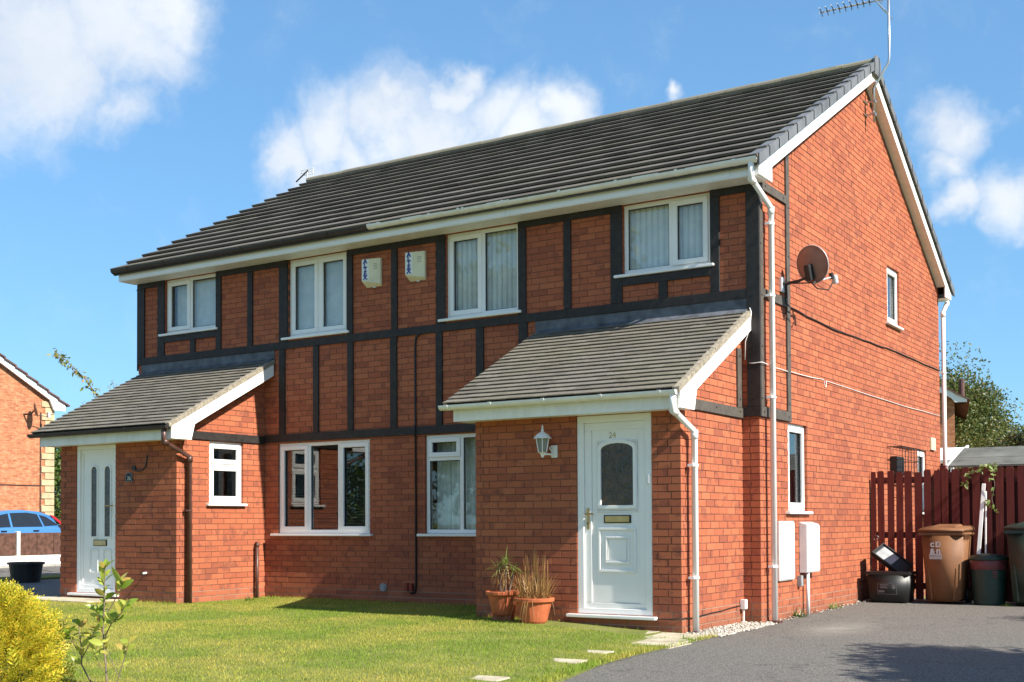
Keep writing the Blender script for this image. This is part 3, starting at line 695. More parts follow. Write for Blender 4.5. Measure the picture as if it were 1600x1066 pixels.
# windows -------------------------------------------------------------
def rect_frame(mb, u0, u1, z0, z1, w_, n0, n1, wb=None):
    wb = wb or w_
    mb.box(u0, u1, n0, n1, z0, z0+wb); mb.box(u0, u1, n0, n1, z1-w_, z1); mb.box(u0, u0+w_, n0, n1, z0+wb, z1-w_); mb.box(u1-w_, u1, n0, n1, z0+wb, z1-w_)
def window(xf, R_, lights, sill=True, dep=-.035, sx=.1):
    """lights: list of (fu0, fu1, fz0, fz1, opener)"""
    u0, u1, z0, z1 = R_; m = MB(xf); fwid = .052; ww, hh = u1-u0, z1-z0
    rect_frame(m, u0+.002, u1-.002, z0+.002, z1-.002, fwid, dep-.06, dep)
    us = sorted({l[0] for l in lights if l[0] > .01}); 
    for u in us:
        seg = [l for l in lights if abs(l[0]-u) < 1e-6]
        m.box(u0+u*ww-.03, u0+u*ww+.03, dep-.06, dep-.001, z0+fwid, z1-fwid)
    for l in lights:
        if l[2] > .01: m.box(u0+l[0]*ww+.031*(l[0] > .01)+fwid*(l[0] < .01), u0+l[1]*ww-.031*(l[1] < .99)-fwid*(l[1] > .99), dep-.06, dep-.002, z0+l[2]*hh-.03, z0+l[2]*hh+.03)
    win = m.build('window', 'upvc', H, bevel=.004, seg=1)
    for a, b, c, d, op in lights:
        A = u0+a*ww+(fwid if a < .01 else .03); B = u0+b*ww-(fwid if b > .99 else .03); C_ = z0+c*hh+(fwid if c < .01 else .03); D = z0+d*hh-(fwid if d > .99 else .03)
        if op:
            m = MB(xf); rect_frame(m, A-.014, B+.014, C_-.014, D+.014, .062, dep-.045, dep+.014); m.build('sash', 'upvc', win, bevel=.005, seg=1); A += .048; B -= .048; C_ += .048; D -= .048
        m = MB(xf); rect_frame(m, A, B, C_, D, .008, dep-.03, dep-.012); m.build('gasket', 'black_rubber', win)
        m = MB(xf); m.box(A+.002, B-.002, dep-.034, dep-.028, C_+.002, D-.002); m.build('pane', 'glass', win)
    if sill:
        m = MB(xf); m.box(u0-sx, u1+sx*.55, dep-.02, .055, z0-.034, z0-.001); m.build('sill', 'upvc', win, bevel=.006, seg=2)
    return win
def vert_blind(win, xf, u0, u1, z0, z1, n_=-.145, ang=.5, w_=.089, mt='blind_white'):
    u = u0
    while u < u1:
        m = MB(xf); a = ang+random.uniform(-.12, .12); c, s_ = math.cos(a)*w_/2, math.sin(a)*w_/2; v = u+w_/2
        P = [(v-c, n_-s_), (v, n_+.008), (v+c, n_+s_)]; P2 = [(x, y-.0015) for x, y in P[::-1]]
        m.prism(P+P2, 2, z0, z1); m.build('blind_slat', mt, win); u += w_*.86
def venetian(win, xf, u0, u1, z0, z1, n_=-.12, pitch=.022, tilt=1.22, name='venetian_blind'):
    m = MB(xf); z_ = z0
    while z_ < z1:
        c, s_ = .0125*math.cos(tilt), .0125*math.sin(tilt)
        m.face((u0, n_-c, z_+s_), (u1, n_-c, z_+s_), (u1, n_+c, z_-s_), (u0, n_+c, z_-s_)); z_ += pitch
    m.build(name, 'blind_white', win)
def curtain(win, xf, u0, u1, z0, z1, n_=-.2, folds=9, m='curtain'):
    mb = MB(xf); k = folds*6; P = []
    for i in range(k+1): P.append((u0+(u1-u0)*i/k, n_+.022*math.sin(2*math.pi*i/6.0)))
    for (a, b), (c, d) in zip(P, P[1:]): mb.face((a, b, z0), (c, d, z0), (c, d, z1), (a, b, z1))
    mb.build('curtain', m, win, smooth=False)
two = lambda f, a, b: [(0, f, 0, 1, a), (f, 1, 0, 1, b)]
w_ = window(FRONT, WA, two(.48, 1, 0)); curtain(w_, FRONT, -9.45, -8.96, 4.0, 4.81, -.2, 5, 'blind_white'); venetian(w_, FRONT, -8.95, -8.42, 4.03, 4.8)
w_ = window(FRONT, WB, two(.5, 1, 1)); venetian(w_, FRONT, -6.93, -5.91, 3.75, 4.83, pitch=.022)
for a, b in ((-6.83, -6.52), (-6.32, -6.0)):
    m = MB(FRONT); m.box(a, b, -.021, -.012, 4.748, 4.764); m.build('trickle_vent', 'upvc', w_)
w_ = window(FRONT, WC, two(.5, 1, 0)); vert_blind(w_, FRONT, -4.2, -3.14, 3.72, 4.8, ang=-.55)
w_ = window(FRONT, WD, two(.55, 0, 1)); vert_blind(w_, FRONT, -1.64, -.6, 4.0, 4.8, ang=-.35)
w_ = window(FRONT, WE, [(0, .335, 0, 1, 1), (.335, .665, 0, 1, 0), (.665, 1, 0, 1, 1)]); venetian(w_, FRONT, -7.14, -5.52, 1.0, 2.2, tilt=.08, pitch=.04, n_=-.2)
w_ = window(FRONT, WF, [(0, .345, 0, .76, 0), (0, .345, .76, 1, 1), (.345, 1, 0, 1, 0)]); curtain(w_, FRONT, -4.30, -2.98, 1.0, 2.22, -.22, 12)
curtain(w_, FRONT, -4.56, -4.27, 1.0, 2.22, -.25, 3, 'curtain')
w_ = window(GABLE, G1, [(0, 1, 0, 1, 1)]); curtain(w_, GABLE, 5.2, 5.8, 4.02, 4.85, -.2, 6, 'blind_white')
w_ = window(GABLE, GG, [(0, 1, 0, 1, 1)]); w_ = window(GABLE, GR, [(0, 1, 0, 1, 1)])
w_ = window(LS, LW, [(0, 1, 0, .62, 1), (0, 1, .62, 1, 1)], sx=.06)

# doors ----------------------------------------------------------------
def arch(u0, u1, z0, zs, rise, n_=8):
    P = [(u0, z0), (u1, z0)]
    for k in range(n_+1):
        a = math.pi*k/n_; P.append(((u0+u1)/2+(u1-u0)/2*math.cos(a), zs+rise*math.sin(a)))
    return P
def shrink(P, d):
    cx = sum(p[0] for p in P)/len(P); z0 = min(p[1] for p in P); z1 = max(p[1] for p in P); ux = max(abs(p[0]-cx) for p in P); cz = (z0+z1)/2
    return [(cx+(p[0]-cx)*(1-d/ux), cz+(p[1]-cz)*(1-d/((z1-z0)/2))) for p in P]
def mould(door, u0, u1, z0, z1, w_, n0, n1, name='panel_moulding'):
    m = MB(PF); rect_frame(m, u0, u1, z0, z1, w_, n0, n1); m.build(name, 'upvc', door, bevel=.006, seg=2)
# right-hand door
m = MB(PF); m.box(-1.222, -.652, -.09, -.045, .292, 2.105); door = m.build('door', 'upvc', H)
m = MB(PF); m.box(-1.226, -.648, -.10, -.060, .286, 2.111); m.build('door_gap', 'black_rubber', door)
m = MB(PF); rect_frame(m, DR[0]+.002, DR[1]-.002, DR[2]+.002, DR[3]-.002, .075, -.1, -.012, .06); m.build('door_frame', 'upvc', door, bevel=.004, seg=1)
m = MB(PF); rect_frame(m, DR[0]+.077, DR[1]-.077, DR[2]+.062, DR[3]-.077, .083, -.1, -.034, .057); m.build('door_frame', 'upvc', door, bevel=.006, seg=2)
m = MB(PF); m.box(-1.49, -.465, -.03, .065, .135, .168); m.build('threshold', 'upvc', door, bevel=.006)
A_ = arch(-1.115, -.745, 1.29, 1.865, .065); m = MB(PF); m.prism(A_, 1, -.0449, -.042); m.build('door_glass', 'obscure_glass', door)
m = MB(PF); m.ring(shrink(A_, -.036), A_, 1, -.0455, -.026); m.build('glass_moulding', 'upvc', door, bevel=.004)
mould(door, -1.165, -.695, 1.22, 1.955, .018, -.0455, -.036)
m = MB(PF); m.box(-1.085, -.775, -.0455, -.034, 1.108, 1.19); lb = m.build('letterbox', 'bolt', door); m = MB(PF); m.box(-1.07, -.79, -.033, -.028, 1.118, 1.18); m.build('letterbox_flap', 'brass', lb, bevel=.003)
mould(door, -1.155, -.715, .60, 1.065, .03, -.0455, -.030); mould(door, -1.075, -.79, .69, .975, .028, -.0455, -.032); mould(door, -1.045, -.82, .72, .945, .008, -.0455, -.037)
def handle(door, u, z, s=1):
    m = MB(PF); m.box(u-.017, u+.017, -.034, -.024, z-.11, z+.11); h_ = m.build('handle', 'brass', door, bevel=.004)
    m = MB(PF); m.tube([Vector(wpos(PF, 0, 0, 0))*0 + Vector((u, .0 - .024, z+.05)), Vector((u, .035, z+.05)), Vector((u+.10*s, .04, z+.047))], .009); m.build('lever', 'brass', h_)
    m = MB(PF); m.tube([(u, -.03, z-.05), (u, -.020, z-.05)], .008); m.build('keyhole', 'bolt', h_)
handle(door, -1.268, 1.155)
m = MB(PF); m.box(-.575, -.545, -.012, .006, 1.50, 1.60); m.build('doorbell', 'cast_alu', door, bevel=.004)
text('house_number', '24', .085, 'brass', door, (-.985, PY+.0435, 1.985), (1, 0, 0), (0, 0, 1), .004)
# left-hand door
m = MB(PF); m.box(-9.345, -8.695, -.09, -.045, .27, 2.17); door = m.build('door', 'upvc', H)
m = MB(PF); m.box(-9.349, -8.691, -.10, -.060, .264, 2.176); m.build('door_gap', 'black_rubber', door)
m = MB(PF); rect_frame(m, DL[0]+.002, DL[1]-.002, DL[2]+.002, DL[3]-.002, .06, -.1, -.012); m.build('door_frame', 'upvc', door, bevel=.004, seg=1)
m = MB(PF); rect_frame(m, DL[0]+.062, DL[1]-.062, DL[2]+.062, DL[3]-.062, .05, -.1, -.034); m.build('door_frame', 'upvc', door, bevel=.006)
m = MB(PF); m.box(-9.57, -8.55, -.03, .065, .135, .168); m.build('threshold', 'upvc', door, bevel=.006)
for a in (-9.175, -8.895):
    A_ = arch(a, a+.115, .955, 1.87, .0575); m = MB(PF); m.prism(A_, 1, -.0449, -.042); m.build('door_glass', 'obscure_glass', door)
    m = MB(PF); m.ring(shrink(A_, -.02), A_, 1, -.0455, -.028); m.build('glass_moulding', 'upvc', door, bevel=.003)
    mould(door, a-.035, a+.15, .45, .78, .018, -.0455, -.030)
m = MB(PF); m.box(-9.135, -8.855, -.0455, -.034, .825, .91); lb = m.build('letterbox', 'bolt', door); m = MB(PF); m.box(-9.125, -8.865, -.033, -.028, .833, .902); m.build('letterbox_flap', 'brass', lb, bevel=.003)
handle(door, -8.70, 1.33, -1)
# downpipes
def pipe(P, m, clips=(), r_=.034, out=None):
    mb = MB(); mb.tube(P, r_, 10); p_ = mb.build('downpipe', m, H, smooth=True)
    for i, q in enumerate(P[1:-1]):
        d = (Vector(P[i+2])-Vector(q)).normalized(); b_ = MB(); b_.tube([Vector(q)-d*.01, Vector(q)+d*.075], r_+.005, 10); b_.build('pipe_socket', m, p_, smooth=True)
    for z_ in clips:
        x, y = P[-1][0], P[-1][1]; b_ = MB(); b_.tube([(x, y, z_-.012), (x, y, z_+.012)], r_+.006, 10); b_.box(x-.05, x+.01, y-.06, y-.045, z_-.012, z_+.012); b_.box(x-.05, x-.02, y-.05, y+.05, z_-.010, z_+.010); b_.build('pipe_clip', m, p_)
pipe([(.075, -.372, 5.0), (.075, -.372, 4.80), (.085, .185, 4.60), (.085, .185, .03)], 'upvc', (4.42, 3.62, 2.49, .62))
pipe([(-.13, -1.952, 2.36), (-.13, -1.952, 2.20), (-.12, -1.475, 2.02), (-.12, -1.475, .03)], 'upvc', (1.68, .56))
pipe([(-7.30, -1.952, 2.36), (-7.30, -1.952, 2.19), (-7.345, -1.475, 2.01), (-7.345, -1.475, .04)], 'brown_plastic', (1.3,))
pipe([(.06, 8.66, 4.98), (.06, 8.66, 4.82), (.06, 8.36, 4.62), (.06, 8.36, .03)], 'upvc', (3.6, 1.9), .036)
m = MB(); m.tube([(-7.36, -.215, -.02), (-7.36, -.215, .80)], .022, 10); m.tube([(-7.36, -.215, .79), (-7.36, -.20, .835), (-7.40, -.19, .845)], .026, 10); m.build('waste_pipe', 'brown_plastic', H, smooth=True)
for y_, x_ in ((-1.475, -.12), (.185, .085)):
    m = MB(); m.box(x_-.09, x_+.07, y_-.07, y_+.06, -.02, .022); m.build('gully', 'brown_plastic', H, bevel=.005)
# cables on the walls
def cable(P, r_, m, name='cable'):
    mb = MB(); mb.tube(P, r_, 6); return mb.build(name, m, H, smooth=True)
def sag(P, k=6, s=.012):
    out = []
    for a, b in zip(P, P[1:]):
        for i in range(k):
            q = Vector(a).lerp(Vector(b), i/k); q.z -= s*math.sin(math.pi*i/k)+random.uniform(-.006, .006); out.append(q)
    return out+[Vector(P[-1])]
cable(sag([(.012, .97, 3.62), (.012, 2.5, 3.575), (.012, 4.2, 3.61), (.012, 5.6, 3.64), (.012, 8.27, 3.635)], 5, .004), .009, 'black_rubber')
cable(sag([(-.10, -.03, 2.86), (.05, -.03, 2.86), (.04, .4, 2.85), (.012, .98, 2.86), (.008, 2.2, 2.885), (.008, 2.24, 2.81), (.008, 2.28, 2.80), (.008, 2.30, 2.885), (.008, 5.0, 2.86), (.008, 8.25, 2.87)], 3, .005), .0045, 'upvc')
cable([(-4.62, -.01, 3.60), (-4.70, -.018, 3.55), (-4.715, -.016, 3.4), (-4.712, -.016, 2.40), (-4.712, -.034, 2.39), (-4.712, -.034, 2.26), (-4.712, -.016, 2.25), (-4.712, -.016, .30), (-4.73, -.016, .22), (-4.80, -.016, .20)], .014, 'black_rubber')
cable([(-.09, -.03, 3.47), (-.065, -.05, 3.42), (-.08, -.05, 3.25), (-.14, -.04, 3.1), (-.15, -.03, 2.9)], .006, 'upvc')
cable(sag([(-1.35, PY-.008, .15), (-.45, PY-.008, .145), (-.193, PY-.008, .16), (-.190, -1.2, .165), (-.190, -.12, .20)], 4, .006), .005, 'black_rubber')
for x_ in (-4.855, -4.785):
    m = MB(FRONT); m.box(x_-.025, x_+.03, 0, .05, .235, .335); m.build('junction_box', 'rust_red', H, bevel=.006)
m = MB(); m.tube([(-5.26, .0, .27), (-5.26, -.02, .27)], .055, 16); m.tube([(-5.26, -.02, .27), (-5.26, -.028, .27)], .035, 16); m.build('wall_vent', 'grey_tray', H)
m = MB(); m.box(-.195, -.135, -.13, -.06, .16, .265); m.tube([(-.17, -.09, .16), (-.175, -.08, .02)], .012, 8); m.build('socket_box', 'upvc', H, bevel=.004)
m = MB(PF); m.tube([(-8.0, 0, .47), (-8.0, .06, .465)], .014, 8); m.build('overflow_pipe', 'upvc', H)
m = MB(PF); m.tube([(-8.24, .01, 1.88), (-8.19, .02, 1.845), (-8.10, .05, 1.835), (-8.0, .06, 1.85), (-7.94, .06, 1.90), (-7.925, .06, 1.99), (-7.93, .05, 2.04)], .011, 8); m.tube([(-8.24, 0, 1.88), (-8.24, .02, 1.88)], .035, 12); m.build('basket_hook', 'bolt', H)
# vent and flue on the gable
m = MB(GABLE); m.box(7.58, 7.86, 0, .03, 2.27, 2.47); 
for i in range(5): m.box(7.61, 7.83, .03, .036, 2.30+i*.033, 2.315+i*.033)
m.build('wall_vent', 'alarm_cream', H, bevel=.003)
m = MB(GABLE); m.box(5.2, 5.62, 0, .10, 1.78, 2.06); fl = m.build('boiler_flue', 'bolt', H, bevel=.01)
m = MB(GABLE)
for i in range(7): a = 5.06+i*.165; m.box(a-.004, a+.004, .0, .22, 1.62, 1.628); m.box(a-.004, a+.004, .212, .22, 1.62, 2.2); m.box(a-.004, a+.004, .0, .22, 2.192, 2.2)
for i in range(4): z_ = 1.64+i*.18; m.box(5.05, 6.06, .213, .221, z_, z_+.008); m.box(5.05, 5.058, 0, .22, z_, z_+.008); m.box(6.05, 6.058, 0, .22, z_, z_+.008)
m.build('flue_guard', 'bolt', fl)

# ---------------------------------------------------------------- things fixed to the house
for i, (u, lab) in enumerate(((-5.55, 'cream alarm box on the front wall, the one farther from the drive'), (-4.815, 'cream alarm box on the front wall, the one nearer the drive'))):
    a = tag(empty('alarm_box', (u+.14, 0, 4.29)), lab, 'alarm box', 'alarm boxes between the upper windows'); xf = ((0, 0, 0), (1, 0, 0), (0, -1, 0))
    m = MB(xf); m.hexa([(-.125, .004, 0), (.14, .004, 0), (.14, .045, .03), (-.14, .095, .075), (-.14, .004, .375), (.14, .004, .375), (.14, .045, .375), (-.14, .095, .375)])
    m.build('case', 'alarm_cream', a, bevel=.004)
    m = MB(xf); m.hexa([(-.137, .0953, .085), (-.03, .0762, .085), (-.03, .0772, .085), (-.137, .0968, .085), (-.137, .0953, .365), (-.03, .0762, .365), (-.03, .0772, .365), (-.137, .0968, .365)]); m.build('name_panel', 'alarm_white', a)
    dU = Vector((.107, .0191, 0)).normalized(); 
    for k, ch in enumerate('ALTEX'):
        text('letter', ch, .082, 'print_blue', a, Vector((-.085, -.0895, .315-k*.0545)), dU, (0, 0, 1), .0016, .0045)
    for k in range(4): m = MB(xf); zz2 = .30-k*.022; m.hexa([(.035, .0640, zz2), (.095, .0533, zz2), (.095, .0543, zz2), (.035, .0650, zz2), (.035, .0640, zz2+.006), (.095, .0533, zz2+.006), (.095, .0543, zz2+.006), (.035, .0650, zz2+.006)]); m.build('sounder_slot', 'print_grey', a)
    m = MB(xf); m.box(.0, .04, .01, .03, -.012, .0); m.build('screw', 'alarm_white', a)
# satellite dish
D = tag(empty('satellite_dish', (0, .71, 3.85)), 'brown mesh satellite dish on a bent arm on the side wall', 'satellite dish')
fac = Vector((.34, .94, .30)).normalized(); cen = Vector((.36, .05, .19)); Uu = Vector((0, 0, 1)).cross(fac).normalized(); Vv = fac.cross(Uu)
V = []; F = []; nr_, na = 6, 28
for side, off in ((0, 0), (1, -.006)):
    for i in range(nr_+1):
        rr = i/nr_
        for k in range(na):
            a = 2*math.pi*k/na; q = cen + Uu*(.215*rr*math.cos(a)) + Vv*(.215*rr*math.sin(a)) + fac*(.045*(rr*rr-1)+off); V.append(q)
S0 = (nr_+1)*na
for s_ in (0, 1):
    for i in range(nr_):
        for k in range(na): k2 = (k+1) % na; F.append((s_*S0+i*na+k, s_*S0+i*na+k2, s_*S0+(i+1)*na+k2, s_*S0+(i+1)*na+k))
for k in range(na): k2 = (k+1) % na; F.append((nr_*na+k, nr_*na+k2, S0+nr_*na+k2, S0+nr_*na+k))
npmesh('reflector', V, F, 'dish_mesh', D, True)
m = MB(); rim = [cen+Uu*(.217*math.cos(2*math.pi*k/28))+Vv*(.217*math.sin(2*math.pi*k/28))-fac*.002 for k in range(29)]; m.tube(rim, .005, 6); m.build('rim', 'cast_alu', D, smooth=True)
bk = cen-fac*.10-Vv*.09
m = MB(); m.tube([(.03, 0, 0), (.14, -.0, .0), (.22, .0, .01), (bk.x-.02, bk.y, bk.z-.04), (bk.x, bk.y, bk.z+.02)], .017, 8); m.build('arm', 'bolt', D, smooth=True)
m = MB(); m.box(.0, .03, -.05, .05, -.10, .07); m.build('wall_plate', 'cast_alu', D, bevel=.004)
m = MB(); m.hexa([tuple(bk+Uu*a+fac*b+Vv*c) for c in (-.08, .10) for a, b in ((-.035, -.03), (.035, -.03), (.035, .06), (-.035, .06))]); m.build('mount', 'black_rubber', D, bevel=.006)
lowp = cen-Vv*.20; lnb = cen+fac*.30-Vv*.20
m = MB(); m.tube([lowp-fac*.05, lnb], .009, 8); m.build('lnb_arm', 'cast_alu', D, smooth=True)
m = MB(); m.tube([lnb+Vv*.05, lnb-Vv*.02], .026, 10); m.build('lnb_bracket', 'black_rubber', D)
m = MB(); q = lnb+fac*.05-Vv*.03; m.hexa([tuple(q+Uu*a+fac*b+Vv*c) for c in (-.055, .045) for a, b in ((-.028, -.028), (.028, -.028), (.028, .028), (-.028, .028))]); m.build('lnb', 'cast_alu', D, bevel=.008)
m = MB(); m.tube([lnb-Vv*.06, lnb-Vv*.13-fac*.10, lowp-Vv*.08, lowp-fac*.08, Vector((.12, 0, -.01)), Vector((.035, .04, -.02)), Vector((.03, .06, -.14)), Vector((.03, .10, -.22)), Vector((.02, .26, -.235))], .008, 6); m.build('dish_cable', 'black_rubber', D, smooth=True)
# aerials
A = tag(empty('tv_aerial', (.05, 4.15, 6.75)), 'tall galvanised TV aerial with cranked mast on the gable peak', 'aerial')
m = MB(); m.tube([(.07, .02, -.08), (.07, .02, .38), (.085, .02, .42), (.275, .04, .72), (.285, .04, .80), (.285, .04, 1.85)], .018, 10); m.build('mast', 'steel', A, smooth=True)
for z_ in (.02, .20): m = MB(); m.box(-.045, .09, -.012, .012, z_, z_+.02); m.tube([(-.04, -.09, z_+.01), (-.04, .09, z_+.01)], .010, 6); m.box(.045, .10, -.03, .055, z_-.004, z_+.022); m.build('bracket', 'steel', A)
m = MB(); bz_ = 1.62; m.tube([(.25, .04, bz_), (-.66, -.02, bz_-.0)], .011, 8); m.build('boom', 'steel', A)
for i in range(9):
    x = -.64+i*.085; m = MB(); l = .055
    for a in (.7, -.7, 2.44, -2.44): m.tube([(x, -.02, bz_), (x-.012, -.02+l*math.cos(a)*1.6, bz_+l*math.sin(a))], .006, 5)
    m.build('element', 'bolt', A)
    m = MB()
    for sy, sz_ in ((1, 1), (1, -1), (-1, 1), (-1, -1)): m.box(x-.02, x-.008, -.02+sy*.070-.008, -.02+sy*.070+.008, bz_+sz_*.037-.008, bz_+sz_*.037+.008)
    m.build('element_tip', 'white_enamel', A)['kind'] = 'stuff'
m = MB()
for sy in (1, -1):
    Q = lambda s_, h_: (.20-.04*s_+.12*(1-s_), .03+sy*(.02), bz_+h_)
    for i in range(5): f_ = i/4; z_ = bz_ + sy*(.03+.21*f_); x_ = .13+.16*f_; m.tube([(x_, -.17, z_), (x_, .22, z_)], .005, 5)
    for y_ in (-.17, .02, .22): m.tube([(.13, y_, bz_+sy*.03), (.29, y_, bz_+sy*.24)], .006, 5)
m.build('reflector', 'steel', A)
A = tag(empty('tv_aerial', (-10.52, 4.30, 7.30)), 'small TV aerial on a short mast behind the far ridge end', 'aerial')
m = MB(); m.tube([(.43, -.1, -.75), (.1, -.05, -.72), (0, 0, -.66), (0, 0, .46)], .012, 8); m.build('mast', 'steel', A)
m = MB(); m.tube([(.02, 0, .46), (-.17, -.12, .24)], .014, 6); m.build('boom', 'bolt', A)
m = MB(); 
for k in range(3): m.tube([(-.17, .02, .39+k*.05), (.14, .02, .39+k*.05)], .007, 5)
for x in (-.16, 0, .13): m.tube([(x, .02, .38), (x, .02, .50)], .006, 5)
m.build('reflector', 'white_enamel', A)
# lantern
Ln = tag(empty('wall_lantern', (-1.70, PY, 1.80)), 'white coach lantern on the porch wall beside the door', 'lantern')
m = MB(); n_ = 6; c = (-.02, -.13, 0)
m.lathe([(.012, .0), (.028, .04), (.05, .055)], c, 6); m.build('base', 'white_enamel', Ln)
m = MB()
for k in range(6):
    a = 2*math.pi*k/6; m.tube([(c[0]+.048*math.cos(a), c[1]+.048*math.sin(a), .055), (c[0]+.075*math.cos(a), c[1]+.075*math.sin(a), .20)], .006, 5)
m.build('cage', 'white_enamel', Ln)
m = MB(); m.lathe([(.042, .056), (.066, .198)], c, 6); m.build('lamp_pane', 'lamp_glass', Ln)
m = MB(); m.lathe([(.10, .198), (.085, .215), (.06, .245), (.025, .265), (.012, .275), (.016, .29), (.008, .305), (.010, .32), (.003, .345)], c, 12); m.build('cap', 'white_enamel', Ln, smooth=False)
m = MB(); m.box(.02, .09, -.02, -.002, .0, .13); m.tube([(.055, -.015, .05), (.055, -.07, .03), (.03, -.11, .035), (-.02, -.13, .03)], .010, 8); m.tube([(.055, -.01, .10), (.05, -.05, .12), (.03, -.075, .10), (.045, -.06, .07)], .007, 6); m.build('bracket', 'white_enamel', Ln, bevel=.0)
# number plaque
Pq = tag(empty('number_plaque', (-8.34, PY, 1.70)), 'small dark arched house number plaque on the far porch wall', 'plaque')
m = MB(); m.prism(arch(-.07, .07, .0, .075, .05), 1, -.012, -.001); m.build('plate', 'bolt', Pq); m = MB(); m.ring(arch(-.07, .07, .0, .075, .05), shrink(arch(-.07, .07, .0, .075, .05), .008), 1, -.016, -.0125); m.build('rim', 'print_grey', Pq)
text('number', '26', .075, 'print_white', Pq, (0, -.0135, .022), (1, 0, 0), (0, 0, 1))
# meter boxes
B = tag(empty('meter_box', (0, .75, .44)), 'wide white meter box on the side wall behind the downpipe', 'meter box')
m = MB(); m.box(.0, .03, -.24, .235, 0, .68); m.build('case', 'white_enamel', B, bevel=.006); m = MB(); m.box(.0305, .042, -.225, .22, .015, .665); dr = m.build('door', 'white_enamel', B, bevel=.004); m = MB(); m.tube([(.042, -.15, .33), (.048, -.15, .33)], .012, 10); m.build('lock', 'print_grey', dr)
B = tag(empty('meter_box', (0, 1.46, .51)), 'narrow deep white meter box with a pipe below it', 'meter box')
m = MB(); m.prism([(.0, 0), (.10, 0), (.10, .57), (.0, .60)], 1, -.22, .22); m.build('case', 'white_enamel', B, bevel=.006); m = MB(); m.box(.1005, .110, -.205, .205, .015, .555); m.build('door', 'white_enamel', B, bevel=.004)
m = MB(); m.tube([(.06, -.10, .0), (.06, -.10, -.50)], .022, 10); m.build('pipe', 'white_enamel', B, smooth=True); m = MB(); m.box(.0, .05, -.30, -.225, -.16, -.03); m.build('gas_valve', 'grey_tray', B, bevel=.005)

# ---------------------------------------------------------------- fence
FY = 4.16
Fc = tag(empty('fence', (.03, FY, .03)), 'tall dark red stained timber fence closing off the drive', 'fence')
shared = {}
def board(x, y, w_, z0, z1, th=.018):
    m = MB(); b_ = min(.02, w_/4); zt = z1+random.uniform(-.012, .012)
    m.prism([(x, z0), (x+w_, z0), (x+w_, zt-b_), (x+w_-b_*.6, zt), (x+b_*.6, zt), (x, zt-b_)], 1, y, y+th); return m
def fb(x, y, w_, z0=.06, z1=1.80, rz=0, name='board'):
    m = board(0, 0, w_, 0, z1-z0); o = m.build(name, 'fence_stain', Fc); o.location = (x-.03, y-FY, z0-.03); o.rotation_euler = (0, random.uniform(-.006, .006), 0); return o
for x, w_ in [(.03, .065), (.118, .088), (.245, .088), (.362, .092), (.488, .098), (.615, .10), (.742, .092), (.862, .088)]: fb(x, FY-.03, w_, .05, 1.79+random.uniform(-.01, .01))
x = .965; k = 0
while x < 4.6:
    w_ = random.uniform(.084, .10); fb(x, FY-.03, w_, .05, 1.81+.005*math.sin(k)); k += 1
    fb(x+.055, FY+.055, w_, .05, 1.76); x += w_+.045
for z_ in (.16, .85, 1.60): m = MB(); m.box(0, 4.6, .0, .045, z_, z_+.085); m.build('rail', 'fence_stain', Fc)
for x in (.90, 2.75, 4.55): m = MB(); m.box(x, x+.075, .046, .12, -.05, 1.83); m.build('post', 'fence_stain', Fc)
m = MB(); m.box(.55, .85, -.06, .02, -.02, .01); m.build('gravel_board', 'shed_wood', Fc)
# white lengths of trim behind the round bin
def pole(P, w_, lab):
    m = MB(); a, b = Vector(P[0]), Vector(P[1]); m.hexa([(a.x-w_, a.y-.006, a.z), (a.x+w_, a.y-.006, a.z), (a.x+w_, a.y+.006, a.z), (a.x-w_, a.y+.006, a.z), (b.x-w_, b.y-.006, b.z), (b.x+w_, b.y-.006, b.z), (b.x+w_, b.y+.006, b.z), (b.x-w_, b.y+.006, b.z)])
    tag(m.build('trim_board', 'upvc', None, bevel=.003, seg=1), lab, 'board', 'white lengths leaning on the fence')
pole(((1.43, 3.86, .04), (1.515, 4.10, 1.60)), .024, 'wider white plastic length leaning on the fence behind the round bin')
pole(((1.56, 3.87, .04), (1.54, 4.10, 1.50)), .010, 'thin white strip leaning on the fence beside the wider one')

